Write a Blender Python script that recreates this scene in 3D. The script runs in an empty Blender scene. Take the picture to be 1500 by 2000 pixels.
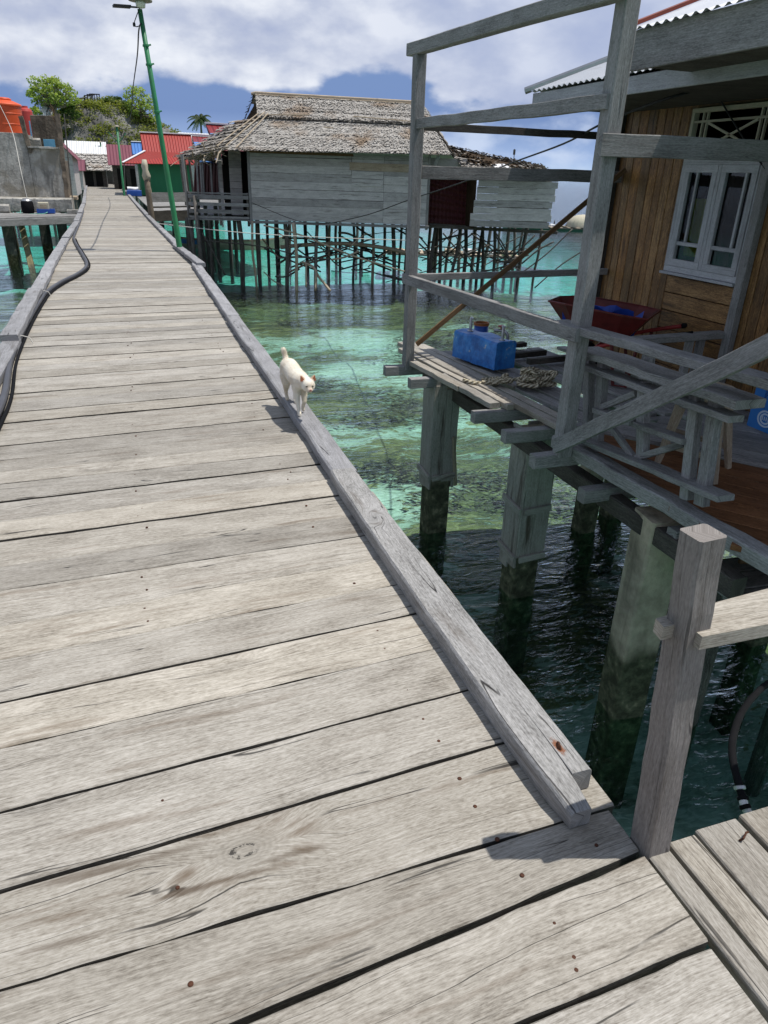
import bpy, bmesh, math, random
from math import sin, cos, pi, radians
from mathutils import Vector, Matrix, noise

scene = bpy.context.scene
COL = scene.collection
V = Vector

# ------------------------------------------------------------------ camera
PITCH, ROLL, YAW, EYE, FPX = radians(25.4), radians(1.75), radians(19.3), 1.5, 1387.0
_fwd = V((sin(YAW) * cos(PITCH), cos(YAW) * cos(PITCH), -sin(PITCH)))
_r0 = V((cos(YAW), -sin(YAW), 0)); _u0 = _r0.cross(_fwd)
_r = cos(ROLL) * _r0 + sin(ROLL) * _u0
_u = -sin(ROLL) * _r0 + cos(ROLL) * _u0
CAM = V((0, 0, EYE))
cd = bpy.data.cameras.new('camera'); cam = bpy.data.objects.new('camera', cd); COL.objects.link(cam)
cd.sensor_fit = 'VERTICAL'; cd.sensor_height = 36; cd.lens = FPX / 2000 * 36
cd.clip_start = 0.05; cd.clip_end = 9000
cam.matrix_world = Matrix(((_r.x, _u.x, -_fwd.x, 0), (_r.y, _u.y, -_fwd.y, 0), (_r.z, _u.z, -_fwd.z, EYE), (0, 0, 0, 1)))
scene.camera = cam

# ------------------------------------------------------------------ sun, sky, exposure
SUN_DIR = V((0.36, -0.10, 1.0)).normalized()          # towards the sun
sl = bpy.data.lights.new('sun', 'SUN'); sl.energy = 4.0; sl.angle = radians(0.5); sl.color = (1, .965, .91)
sun = bpy.data.objects.new('sun', sl); COL.objects.link(sun)
sun.rotation_euler = SUN_DIR.to_track_quat('Z', 'Y').to_euler(); sun.location = (0, 0, 30)
scene.view_settings.view_transform = 'Standard'; scene.view_settings.look = 'None'
scene.view_settings.exposure = 0.25; scene.view_settings.gamma = 1
scene.render.film_transparent = False
try:
    scene.cycles.max_bounces = 10; scene.cycles.transparent_max_bounces = 16
    scene.cycles.caustics_reflective = False; scene.cycles.caustics_refractive = False
    scene.cycles.use_denoising = True
except Exception:
    pass


# ---- node helpers
class NT:
    def __init__(s, tree): s.t = tree; s.n = tree.nodes; s.l = tree.links

    def new(s, typ, **kw):
        n = s.n.new(typ)
        for k, v in kw.items():
            setattr(n, k, v)
        return n

    def put(s, sock, v):
        if isinstance(v, bpy.types.NodeSocket): s.l.new(v, sock)
        elif isinstance(v, (tuple, list)) and len(v) == 3 and sock.type == 'RGBA': sock.default_value = (*v, 1)
        else: sock.default_value = v

    def math(s, op, a, b=None, c=None, clamp=False):
        n = s.new('ShaderNodeMath', operation=op, use_clamp=clamp)
        for i, x in enumerate((a, b, c)):
            if x is not None: s.put(n.inputs[i], x)
        return n.outputs[0]

    def vmath(s, op, a, b=None):
        n = s.new('ShaderNodeVectorMath', operation=op)
        s.put(n.inputs[0], a)
        if b is not None: s.put(n.inputs[1], b)
        return n.outputs['Value'] if op in ('LENGTH', 'DISTANCE', 'DOT_PRODUCT') else n.outputs[0]

    def comb(s, x, y, z=0.0):
        n = s.new('ShaderNodeCombineXYZ')
        for i, v in enumerate((x, y, z)): s.put(n.inputs[i], v)
        return n.outputs[0]

    def sep(s, v):
        n = s.new('ShaderNodeSeparateXYZ'); s.put(n.inputs[0], v); return n.outputs

    def noise(s, vec, scale=1.0, detail=4.0, rough=.55, dist=0.0, col=False):
        n = s.new('ShaderNodeTexNoise'); s.put(n.inputs['Vector'], vec)
        s.put(n.inputs['Scale'], scale); s.put(n.inputs['Detail'], detail); s.put(n.inputs['Roughness'], rough); s.put(n.inputs['Distortion'], dist)
        return n.outputs['Color' if col else 'Fac']

    def ramp(s, f, stops, interp='LINEAR'):
        n = s.new('ShaderNodeValToRGB'); s.put(n.inputs[0], f); cr = n.color_ramp; cr.interpolation = interp
        while len(cr.elements) < len(stops): cr.elements.new(.5)
        for e, (p, c) in zip(cr.elements, stops):
            e.position = p; e.color = (*c, 1) if not isinstance(c, (int, float)) else (c, c, c, 1)
        return n.outputs[0]

    def mix(s, f, a, b, mode='MIX'):
        n = s.new('ShaderNodeMix', data_type='RGBA', blend_type=mode)
        s.put(n.inputs[0], f); s.put(n.inputs[6], a); s.put(n.inputs[7], b)
        return n.outputs[2]

    def rng(s, f, a, b, c=0.0, d=1.0, smooth=True):
        n = s.new('ShaderNodeMapRange', interpolation_type='SMOOTHSTEP' if smooth else 'LINEAR')
        for i, x in enumerate((f, a, b, c, d)): s.put(n.inputs[i], x)
        return n.outputs[0]

    def attr(s, name='rnd'):
        return s.new('ShaderNodeAttribute', attribute_name=name).outputs['Fac']

    def uv(s): return s.new('ShaderNodeUVMap', uv_map='UVMap').outputs[0]

    def pos(s): return s.new('ShaderNodeNewGeometry').outputs['Position']

    def bump(s, h, strength=.4, dist=.01):
        n = s.new('ShaderNodeBump'); s.put(n.inputs['Height'], h); n.inputs['Strength'].default_value = strength; n.inputs['Distance'].default_value = dist
        return n.outputs[0]


def srgb(r, g, b):
    f = lambda c: (c / 255 / 12.92) if c / 255 <= .04045 else ((c / 255 + .055) / 1.055) ** 2.4
    return (f(r), f(g), f(b))


# ---- world: physical sky with procedural cumulus
world = bpy.data.worlds.new('World'); scene.world = world; world.use_nodes = True
w = NT(world.node_tree); w.n.clear()
SKY_S = 0.10
sky = w.new('ShaderNodeTexSky', sky_type='NISHITA', sun_disc=False)
sky.sun_elevation = math.asin(SUN_DIR.z); sky.sun_rotation = math.atan2(SUN_DIR.x, SUN_DIR.y)
sky.air_density = 1.2; sky.dust_density = .6
gen = w.new('ShaderNodeTexCoord').outputs['Generated']
sx, sy, sz = w.sep(gen)
el = w.math('MULTIPLY', w.math('ARCSINE', sz), 57.3)
q = w.comb(w.math('MULTIPLY', sx, 7.0), w.math('MULTIPLY', sy, 7.0), w.math('MULTIPLY', sz, 13.0))
n1 = w.noise(q, .85, 9.0, .52, .0)
n2 = w.noise(w.vmath('ADD', q, (3.1, 7.7, 1.3)), 1.3, 7.0, .52, .0)
n3 = w.noise(w.vmath('ADD', q, (13.1, 2.7, 5.3)), .55, 3.0, .5)
blue = w.ramp(w.math('DIVIDE', el, 14.0, clamp=True), [(0.0, srgb(176, 204, 234)), (.10, srgb(140, 168, 214)), (.26, srgb(98, 126, 180)), (.5, srgb(104, 130, 180)), (1.0, srgb(96, 140, 208))])
blue = w.mix(.1, blue, w.vmath('MULTIPLY', sky.outputs[0], (SKY_S, SKY_S, SKY_S)))
grey = w.ramp(n2, [(.30, srgb(148, 160, 192)), (.46, srgb(178, 186, 206)), (.64, srgb(220, 224, 232))])
hi = w.math('ADD', w.math('MULTIPLY', w.math('SUBTRACT', n1, .5), 5.5), w.math('ADD', w.math('MULTIPLY', w.math('SUBTRACT', el, 4.5), .50), w.math('MULTIPLY', w.math('SUBTRACT', n3, .5), 2.6)))
mhi = w.rng(hi, -.12, .50)
lo = w.math('SUBTRACT', w.math('MULTIPLY', w.math('SUBTRACT', n2, .47), 6.0), w.math('MULTIPLY', w.math('ABSOLUTE', w.math('SUBTRACT', el, 1.6)), .55))
mlo = w.math('MULTIPLY', w.rng(lo, -.5, .9), .75)
colr = w.mix(mlo, blue, srgb(198, 210, 230))
grey = w.mix(w.rng(sx, .12, .62, 0, .62), grey, srgb(160, 173, 204))
colr = w.mix(mhi, colr, grey)
# above the picture: broken cloud over blue, so that the fill light stays sky-like
up = w.rng(el, 16, 30)
top = w.mix(w.math('MULTIPLY', w.rng(n1, .45, .62), w.rng(el, 28, 55, .18, 1)), w.vmath('MULTIPLY', sky.outputs[0], (SKY_S, SKY_S, SKY_S)), (.62, .64, .68))
colr = w.mix(up, colr, top)
bg = w.new('ShaderNodeBackground'); w.put(bg.inputs[0], w.vmath('MULTIPLY', colr, (1 / SKY_S,) * 3)); bg.inputs[1].default_value = SKY_S
w.l.new(bg.outputs[0], w.new('ShaderNodeOutputWorld').inputs[0])


# ------------------------------------------------------------------ picture measurement: where a sight line meets a real plane
def ray(px, py): return _fwd + _r * ((px - 750) / FPX) - _u * ((py - 1000) / FPX)
def at_z(px, py, z=0.0): d = ray(px, py); return CAM + d * ((z - EYE) / d.z)
def at_y(px, py, y): d = ray(px, py); return CAM + d * (y / d.y)
def at_x(px, py, x): d = ray(px, py); return CAM + d * (x / d.x)
DU, DN = V((cos(YAW), -sin(YAW), 0)), V((sin(YAW), cos(YAW), 0))
def at_d(px, py, D): d = ray(px, py); return CAM + d * (D / d.dot(DN))
def fr(u, D, z): return DU * u + DN * D + V((0, 0, z))         # frame square to the view heading


# ------------------------------------------------------------------ mesh builder
RND = random.Random(7)


class MB:
    def __init__(s): s.v = []; s.f = []; s.uv = []; s.m = []; s.r = []

    def face(s, pts, uvs=None, mat=0, rnd=0.0):
        i = len(s.v); s.v += [V(p) for p in pts]; s.f.append(tuple(range(i, i + len(pts))))
        s.uv.append(uvs or [(0, 0)] * len(pts)); s.m.append(mat); s.r.append(rnd)

    def loops(s, L, us, vs, closed=True, caps=True, mat=0, rnd=None, capmat=None, strip=None):
        """skin a list of rings (each a list of points); us per ring, vs per ring vertex (one more when closed)"""
        rnd = RND.random() if rnd is None else rnd
        n = len(L[0]); base = len(s.v)
        for ring in L: s.v += [V(p) for p in ring]
        for a in range(len(L) - 1):
            for b in range(n if closed else n - 1):
                b2 = (b + 1) % n
                s.f.append((base + a * n + b, base + a * n + b2, base + (a + 1) * n + b2, base + (a + 1) * n + b))
                s.uv.append([(us[a], vs[b]), (us[a], vs[b + 1]), (us[a + 1], vs[b + 1]), (us[a + 1], vs[b])]); s.m.append(strip.get(b, mat) if strip else mat); s.r.append(rnd)
        if caps and closed:
            cm = mat if capmat is None else capmat
            for a, rev in ((0, True), (len(L) - 1, False)):
                idx = [base + a * n + b for b in range(n)]
                uvl = [(us[a] + vs[b] * .15, vs[b]) for b in range(n)]
                if rev: idx = idx[::-1]; uvl = uvl[::-1]
                s.f.append(tuple(idx)); s.uv.append(uvl); s.m.append(cm); s.r.append(rnd)

    def timber(s, p0, p1, w, h, up=(0, 0, 1), rnd=None, seg=1, ch=None, jit=0.0, mat=0, w1=None, h1=None):
        p0, p1 = V(p0), V(p1); ax = (p1 - p0); Ln = ax.length; ax.normalize(); up = V(up)
        sd = ax.cross(up)
        if sd.length < 1e-4: sd = ax.cross(V((1, 0, 0)))
        sd.normalize(); upv = sd.cross(ax).normalized()
        ch = min(w, h) * .08 if ch is None else ch
        w1 = w if w1 is None else w1; h1 = h if h1 is None else h1
        L, us = [], []
        ju = RND.random() * 20
        for i in range(seg + 1):
            t = i / seg; ww, hh = (w + (w1 - w) * t) / 2, (h + (h1 - h) * t) / 2
            c = p0 + ax * (Ln * t)
            if jit and 0 < i < seg: c = c + sd * RND.uniform(-jit, jit) + upv * RND.uniform(-jit, jit)
            prof = [(-ww + ch, -hh), (ww - ch, -hh), (ww, -hh + ch), (ww, hh - ch), (ww - ch, hh), (-ww + ch, hh), (-ww, hh - ch), (-ww, -hh + ch)]
            j = jit * .35
            L.append([c + sd * (a + RND.uniform(-j, j)) + upv * (b + RND.uniform(-j, j)) for a, b in prof]); us.append(ju + Ln * t)
        vs = [0]
        pr = prof + [prof[0]]
        for a, b in zip(pr[:-1], pr[1:]): vs.append(vs[-1] + math.hypot(a[0] - b[0], a[1] - b[1]))
        s.loops(L, us, vs, mat=mat, rnd=rnd)

    def tube(s, pts, r, n=8, rnd=None, mat=0, caps=True, uscale=1.0):
        pts = [V(p) for p in pts]
        rs = r if isinstance(r, (list, tuple)) else [r] * len(pts)
        L, us = [], [0.0]
        for a, b in zip(pts[:-1], pts[1:]): us.append(us[-1] + (b - a).length * uscale)
        t0 = (pts[1] - pts[0]).normalized()
        nn = t0.orthogonal().normalized()
        for i, p in enumerate(pts):
            t = (pts[min(i + 1, len(pts) - 1)] - pts[max(i - 1, 0)])
            if t.length < 1e-6: t = t0.copy()
            t.normalize(); nn = (nn - t * nn.dot(t))
            if nn.length < 1e-5: nn = t.orthogonal()
            nn.normalize(); bb = t.cross(nn); t0 = t
            L.append([p + (nn * cos(2 * pi * k / n) + bb * sin(2 * pi * k / n)) * rs[i] for k in range(n)])
        rm = sum(rs) / len(rs)
        s.loops(L, us, [2 * pi * rm * k / n for k in range(n + 1)], caps=caps, mat=mat, rnd=rnd)

    def lathe(s, c, prof, n=20, mat=0, axis=(0, 0, 1), rnd=0.0, caps=True):
        c = V(c); ax = V(axis).normalized(); a = ax.orthogonal().normalized(); b = ax.cross(a)
        L = [[c + ax * z + (a * cos(2 * pi * k / n) + b * sin(2 * pi * k / n)) * max(r, 1e-4) for k in range(n)] for r, z in prof]
        us = [0]
        for p, q2 in zip(prof[:-1], prof[1:]): us.append(us[-1] + math.hypot(p[0] - q2[0], p[1] - q2[1]))
        R = max(p[0] for p in prof)
        s.loops(L, us, [2 * pi * R * k / n for k in range(n + 1)], mat=mat, rnd=rnd, caps=caps)

    def box(s, c, size, rz=0.0, ch=None, mat=0, rnd=None, seg=1, jit=0.0):
        c = V(c); dx, dy, dz = size; d = V((cos(rz), sin(rz), 0))
        s.timber(c - d * dx / 2, c + d * dx / 2, dy, dz, rnd=rnd, ch=ch, mat=mat, seg=seg, jit=jit)


ORG = {}


def tag(o, label=None, cat=None, group=None, kind=None):
    if label: o['label'] = label
    if cat: o['category'] = cat
    if group: o['group'] = group
    if kind: o['kind'] = kind


def thing(name, loc, label, cat, group=None, kind=None):
    o = bpy.data.objects.new(name, None); COL.objects.link(o); o.location = V(loc); o.empty_display_size = .1
    ORG[o.name] = V(loc); tag(o, label, cat, group, kind); return o


def _build(s, name, mats, parent=None, smooth=False, label=None, cat=None, group=None, kind=None, loc=None):
    me = bpy.data.meshes.new(name)
    org = ORG[parent.name] if parent is not None else (V(loc) if loc is not None else V((0, 0, 0)))
    me.from_pydata([p - org for p in s.v], [], s.f)
    ul = me.uv_layers.new(name='UVMap'); ul.data.foreach_set('uv', [c for f in s.uv for t in f for c in t])
    at = me.attributes.new('rnd', 'FLOAT', 'FACE'); at.data.foreach_set('value', s.r)
    for m in (mats if isinstance(mats, (list, tuple)) else [mats]): me.materials.append(m)
    me.polygons.foreach_set('material_index', s.m)
    me.polygons.foreach_set('use_smooth', [smooth] * len(s.f)); me.update()
    o = bpy.data.objects.new(name, me); COL.objects.link(o)
    if parent is not None: o.parent = parent
    else: o.location = org
    ORG[o.name] = org; tag(o, label, cat, group, kind)
    return o


MB.build = _build


def copy_tree(o, loc, label=None, rz=None):
    c = o.copy(); COL.objects.link(c); c.location = V(loc)
    if rz is not None: c.rotation_euler.z = rz
    if label: c['label'] = label
    for ch in list(o.children):
        d = ch.copy(); COL.objects.link(d); d.parent = c
        for g in list(ch.children):
            e = g.copy(); COL.objects.link(e); e.parent = d
    return c


# ------------------------------------------------------------------ materials
def mat(name):
    m = bpy.data.materials.new(name); m.use_nodes = True; t = NT(m.node_tree); t.n.clear()
    b = t.new('ShaderNodeBsdfPrincipled'); o = t.new('ShaderNodeOutputMaterial'); t.l.new(b.outputs[0], o.inputs[0])
    return m, t, b, o


def fin(t, b, col, rough=.8, spec=.2, nrm=None, metal=0.0):
    t.put(b.inputs['Base Color'], col); t.put(b.inputs['Roughness'], rough); b.inputs['Specular IOR Level'].default_value = spec; t.put(b.inputs['Metallic'], metal)
    if nrm is not None: t.put(b.inputs['Normal'], nrm)


def wood(name, dark, mid, light, stain=(.10, .075, .05), stain_amt=.5, var=.35, crack=.75, bump=.5, rough=.85, spec=.15, knots=(), knot_amt=.8, warm=None, fine=1.0, rustspot=None, marks=()):
    m, t, b, o = mat(name)
    rn = t.attr(); uv = t.vmath('ADD', t.uv(), t.vmath('MULTIPLY', t.comb(rn, rn, rn), (37.3, 11.7, 5.1)))
    u, v, wv = t.sep(uv)
    # slow waviness of the grain
    wob = t.noise(t.comb(t.math('MULTIPLY', u, 1.3), t.math('MULTIPLY', v, 5.0), wv), 1, 2, .5)
    v = t.math('ADD', v, t.math('MULTIPLY', t.math('SUBTRACT', wob, .5), .05))
    # knots: grain runs round them
    kv = t.new('ShaderNodeTexVoronoi', feature='F1'); t.put(kv.inputs['Vector'], t.comb(t.math('MULTIPLY', u, .9), t.math('MULTIPLY', v, 4.2), wv)); kv.inputs['Scale'].default_value = 1; kv.inputs['Randomness'].default_value = 1
    kd = kv.outputs['Distance']
    kmask = t.math('MULTIPLY', t.rng(kd, .03, .11, 1, 0), knot_amt)
    v = t.math('ADD', v, t.math('MULTIPLY', t.rng(kd, .0, .30, 1, 0), .03))
    rings = None
    for (kx, ky, rx, ry) in knots:
        P = t.vmath('MULTIPLY', t.vmath('SUBTRACT', t.pos(), (kx, ky, 0)), (1 / rx, 1 / ry, 0))
        wn = t.noise(t.pos(), 18, 3, .5)
        d = t.math('ADD', t.vmath('LENGTH', P), t.math('MULTIPLY', t.math('SUBTRACT', wn, .5), .35))
        py_ = t.sep(P)[1]
        fall = t.rng(d, .6, 3.2, 1, 0)
        v = t.math('ADD', v, t.math('MULTIPLY', t.math('MULTIPLY', t.math('SIGN', py_), fall), .05))
        rg = t.math('MULTIPLY', t.math('ADD', t.math('SINE', t.math('MULTIPLY', d, 34.0)), 1.0), .5)
        rmask = t.rng(d, .9, 1.5, 1, 0)
        gate = t.rng(t.noise(t.pos(), 30, 4, .7), .47, .56)
        core = t.math('MULTIPLY', t.math('MULTIPLY', t.rng(t.math('ABSOLUTE', t.math('SUBTRACT', t.math('ADD', d, t.math('MULTIPLY', t.math('SUBTRACT', t.noise(t.pos(), 70, 3, .6), .5), .5)), .30)), .03, .12, 1, 0), gate), .9)
        pale = t.math('MULTIPLY', t.rng(d, .55, 1.15, 1, 0), .55)
        halo = t.math('MULTIPLY', t.math('MULTIPLY', t.rng(d, 1.1, 1.7), t.rng(d, 1.7, 2.6, 1, 0)), t.rng(t.noise(t.comb(t.math('MULTIPLY', u, 5), t.math('MULTIPLY', v, 40), 0), 1, 3), .45, .7))
        rings = (rg, rmask, core, halo, pale)
    fineN = t.noise(t.comb(t.math('MULTIPLY', u, 16.0), t.math('MULTIPLY', v, 330.0 * fine), wv), 1, 6, .7)
    medN = t.noise(t.comb(t.math('MULTIPLY', u, 3.2), t.math('MULTIPLY', v, 110.0 * fine), wv), 1, 5, .65)
    speck = t.noise(t.comb(t.math('MULTIPLY', u, 55.0), t.math('MULTIPLY', v, 190.0), wv), 1, 3, .6)
    blot = t.noise(t.comb(t.math('MULTIPLY', u, 4.0), t.math('MULTIPLY', v, 9.0), t.math('ADD', wv, 3.0)), 1, 4, .6)
    g = t.math('ADD', t.math('ADD', t.math('MULTIPLY', fineN, .34), t.math('MULTIPLY', speck, .26)), t.math('ADD', t.math('MULTIPLY', medN, .18), t.math('MULTIPLY', blot, .22)))
    col = t.ramp(g, [(.38, dark), (.49, mid), (.60, light)])
    pit = t.math('MULTIPLY', t.rng(fineN, .25, .33, 1, 0), .35)
    col = t.mix(pit, col, tuple(x * .5 for x in dark))
    # stains
    st = t.math('MULTIPLY', t.rng(t.noise(t.comb(t.math('MULTIPLY', u, 1.5), t.math('MULTIPLY', v, 13.0), t.math('ADD', wv, 9.0)), 1, 4, .6), .56, .74), stain_amt)
    col = t.mix(st, col, stain)
    # fine drying cracks
    cn = t.math('ABSOLUTE', t.math('SUBTRACT', t.noise(t.comb(t.math('MULTIPLY', u, .55), t.math('MULTIPLY', v, 14.0), t.math('ADD', wv, 5.0)), 1, 1.6, .5), .5))
    cgate = t.rng(t.noise(t.comb(t.math('MULTIPLY', u, 2.2), t.math('MULTIPLY', v, 9.0), t.math('ADD', wv, 15.0)), 1, 2, .5), .46, .54)
    ck = t.math('MULTIPLY', t.math('MULTIPLY', t.rng(cn, .0012, .006, 1, 0), cgate), crack)
    col = t.mix(ck, col, tuple(x * .16 for x in dark))
    col = t.mix(kmask, col, tuple(x * .45 for x in dark))
    if rings:
        rg, rmask, core, halo, pale = rings
        col = t.mix(pale, col, t.mix(t.math('MULTIPLY', rg, .35), tuple(x * .92 for x in mid), tuple(x * .6 for x in mid)))
        col = t.mix(t.math('MULTIPLY', rmask, t.math('MULTIPLY', rg, .16)), col, dark)
        col = t.mix(t.math('MULTIPLY', halo, .75), col, stain)
        col = t.mix(core, col, tuple(x * .12 for x in dark))
    wn = t.new('ShaderNodeTexWhiteNoise', noise_dimensions='1D'); t.put(wn.inputs['W'], rn)
    br = t.math('ADD', 1 - var / 2, t.math('MULTIPLY', wn.outputs['Value'], var))
    col = t.mix(1.0, col, t.comb(br, br, br), 'MULTIPLY')
    if warm:
        w2 = t.new('ShaderNodeTexWhiteNoise', noise_dimensions='1D'); t.put(w2.inputs['W'], t.math('ADD', rn, 3.3))
        col = t.mix(t.math('MULTIPLY', w2.outputs['Value'], .8), col, t.mix(1.0, col, warm, 'MULTIPLY'))
    for (mx_, my_, ra, rb, am) in marks:
        d = t.vmath('LENGTH', t.vmath('MULTIPLY', t.vmath('SUBTRACT', t.pos(), (mx_, my_, 0)), (1 / ra, 1 / rb, 0)))
        d = t.math('ADD', d, t.math('MULTIPLY', t.math('SUBTRACT', medN, .5), 1.5))
        col = t.mix(t.math('MULTIPLY', t.rng(d, .3, 1.3, 1, 0), am), col, (.085, .06, .038))
    if rustspot:
        sx_, sy_, ra, rb = rustspot
        d = t.vmath('LENGTH', t.vmath('MULTIPLY', t.vmath('SUBTRACT', t.pos(), (sx_, sy_, 0)), (1 / ra, 1 / rb, 0)))
        d = t.math('ADD', d, t.math('MULTIPLY', t.math('SUBTRACT', t.noise(t.pos(), 90, 4, .6), .5), 1.6))
        col = t.mix(t.math('MULTIPLY', t.rng(d, .55, 1.25, 1, 0), .9), col, (.20, .065, .02))
    h = t.math('SUBTRACT', t.math('ADD', t.math('MULTIPLY', fineN, .5), medN), t.math('MULTIPLY', ck, 2.0))
    fin(t, b, col, rough, spec, t.bump(h, bump, .004))
    return m


M = {}
KNOT = (0.10, 1.245, .085, .052)
MARKS = [(-.24, 1.29, .16, .016, .7), (-.05, 1.295, .10, .012, .5), (-.045, 1.175, .075, .012, .85), (.075, 1.178, .10, .008, .6), (.22, 1.20, .09, .010, .6), (.16, 1.335, .07, .008, .5), (-.30, 1.13, .10, .010, .6)]
M['deck'] = wood('deck wood', (.125, .108, .086), (.288, .266, .230), (.435, .410, .368), stain=(.115, .082, .052), stain_amt=.62, var=.40, crack=.85, bump=.45, knot_amt=.3, warm=(1.0, .97, .91), rough=.62, spec=.35)
M['deckknot'] = wood('deck wood with knot', (.125, .104, .078), (.283, .258, .216), (.42, .392, .345), stain=(.10, .065, .035), stain_amt=.75, var=.0, crack=.9, bump=.45, rough=.62, spec=.35, knot_amt=0, knots=[KNOT], marks=MARKS)
M['kerb'] = wood('kerb wood', (.11, .108, .108), (.245, .243, .248), (.36, .358, .365), stain=(.095, .085, .075), stain_amt=.55, var=.25, crack=.8, bump=.5, knot_amt=.4)
M['kerbknot'] = wood('kerb wood with knot', (.10, .095, .09), (.265, .26, .25), (.40, .39, .38), stain=(.09, .072, .055), stain_amt=.75, var=.0, crack=.9, bump=.6, knot_amt=0, knots=[(.935, 2.80, .022, .04)], rustspot=(.979, 1.262, .012, .032))
M['timber'] = wood('grey timber', (.10, .097, .092), (.23, .224, .215), (.35, .343, .335), stain=(.075, .07, .062), stain_amt=.4, var=.3, crack=.5, bump=.35, knot_amt=.6)
M['dark'] = wood('dark wood and gap shade', (.025, .022, .02), (.065, .058, .05), (.12, .11, .095), var=.5, crack=.4, bump=.5, knot_amt=.3)
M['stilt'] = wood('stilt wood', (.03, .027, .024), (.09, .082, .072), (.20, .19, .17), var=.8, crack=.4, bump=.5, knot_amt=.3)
M['wallgrey'] = wood('grey wall boards', (.22, .21, .195), (.40, .38, .36), (.54, .52, .49), stain=(.12, .11, .095), stain_amt=.75, var=.5, crack=.5, bump=.3, knot_amt=.3)
M['wallbrown'] = wood('brown varnished boards', (.045, .024, .009), (.18, .10, .040), (.40, .24, .10), stain=(.03, .016, .008), stain_amt=.8, var=.7, crack=.5, bump=.3, rough=.5, spec=.3, knot_amt=.5, warm=(1.0, .8, .55), fine=.5)
M['floorbrown'] = wood('brown floor boards', (.07, .028, .012), (.17, .075, .032), (.27, .13, .06), var=.35, crack=.4, bump=.3, rough=.6, knot_amt=.4, fine=.6)
M['palewood'] = wood('pale raw wood', (.20, .15, .10), (.36, .29, .21), (.50, .43, .33), var=.3, crack=.4, bump=.4, knot_amt=.4)
M['post'] = wood('brown grey post wood', (.125, .11, .098), (.215, .195, .178), (.30, .275, .255), stain=(.10, .08, .065), stain_amt=.4, var=.15, crack=.5, bump=.4, knot_amt=.5)
M['rust'] = wood('rusty brown batten', (.08, .045, .022), (.16, .095, .05), (.24, .15, .085), var=.2, crack=.3, bump=.3)
M['whitewood'] = wood('white grey paint', (.25, .25, .255), (.40, .405, .415), (.54, .545, .555), stain=(.16, .16, .16), stain_amt=.5, var=.2, crack=.3, bump=.3, knot_amt=0)
M['cream'] = wood('cream paint', (.33, .30, .22), (.46, .42, .32), (.55, .51, .40), var=.15, crack=.2, bump=.2, knot_amt=0)


def plain(name, col, rough=.6, spec=.3, metal=0.0, var=.25, nscale=8, bump=0.0, rust=None):
    m, t, b, o = mat(name)
    n = t.noise(t.pos(), nscale, 5, .6); n2 = t.noise(t.pos(), nscale * .23, 3, .6)
    f = t.math('ADD', t.math('MULTIPLY', n, .6), t.math('MULTIPLY', n2, .4))
    c = t.ramp(f, [(.3, tuple(x * (1 - var) for x in col)), (.7, tuple(min(1, x * (1 + var)) for x in col))])
    if rust: c = t.mix(t.rng(n2, .52, .7), c, rust)
    fin(t, b, c, rough, spec, t.bump(n, bump, .01) if bump else None, metal)
    return m


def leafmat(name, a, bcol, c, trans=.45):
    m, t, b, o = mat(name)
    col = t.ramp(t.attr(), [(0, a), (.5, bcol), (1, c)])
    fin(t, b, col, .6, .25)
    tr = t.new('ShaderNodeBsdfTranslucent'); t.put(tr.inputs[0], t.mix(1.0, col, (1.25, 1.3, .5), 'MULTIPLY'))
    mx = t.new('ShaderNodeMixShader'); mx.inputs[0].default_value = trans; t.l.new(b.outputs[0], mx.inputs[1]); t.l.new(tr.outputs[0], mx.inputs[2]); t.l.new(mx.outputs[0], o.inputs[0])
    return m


def sheet(name, col, rough=.4, metal=.0, pitch=.2, var=.2, rust=None, spec=.4, check=None):
    """painted ribbed metal; ribs run along V of the UV map"""
    m, t, b, o = mat(name)
    u, v, _ = t.sep(t.uv())
    rib = t.math('SINE', t.math('MULTIPLY', u, 2 * pi / pitch))
    n = t.noise(t.pos(), 1.7, 5, .6); n2 = t.noise(t.comb(t.math('MULTIPLY', u, 6), t.math('MULTIPLY', v, .8), 0), 1, 4, .6)
    f = t.math('ADD', t.math('MULTIPLY', n, .5), t.math('MULTIPLY', n2, .5))
    if check:
        cx, cy, c2, off = check
        cell = t.math('MODULO', t.math('ADD', t.math('FLOOR', t.math('DIVIDE', u, cx)), t.math('FLOOR', t.math('ADD', t.math('DIVIDE', v, cy), off))), 2.0)
        base = t.mix(t.math('ABSOLUTE', cell), col, c2)
    else:
        base = t.mix(0.0, col, col)
    br = t.math('ADD', 1 - var, t.math('MULTIPLY', f, 2 * var))
    c = t.mix(1.0, base, t.comb(br, br, br), 'MULTIPLY')
    if rust: c = t.mix(t.rng(n2, .55, .72), c, rust)
    fin(t, b, c, rough, spec, t.bump(rib, .8, .03), metal)
    return m


M['green'] = plain('green pole paint', srgb(44, 120, 76), .5, .4, var=.2, nscale=5, rust=srgb(52, 100, 66))
M['black'] = plain('black rubber', (.010, .010, .011), .7, .05, var=.3)
M['hose'] = plain('grey black hose', (.05, .05, .055), .38, .5, var=.2)
M['pvc'] = plain('white pvc', (.62, .62, .62), .4, .4, var=.05)
M['galv'] = plain('galvanised steel', (.40, .40, .40), .35, .5, .7, var=.2)
M['nail'] = plain('rusty nail', (.075, .03, .016), .7, .3, .3, var=.5, nscale=60)
M['rustmark'] = plain('rust stain', (.26, .085, .022), .9, .1, var=.5, nscale=120)
M['orange'] = plain('orange plastic', (.60, .085, .02), .45, .4, var=.08, nscale=2)
M['redplastic'] = plain('red plastic', (.42, .05, .04), .45, .4, var=.1, nscale=2)
M['barrow'] = plain('maroon barrow paint', (.115, .014, .012), .45, .4, var=.5, nscale=14, rust=(.07, .025, .015))
M['redpaint'] = plain('red handle paint', (.30, .025, .022), .45, .4, var=.3, nscale=20)
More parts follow.
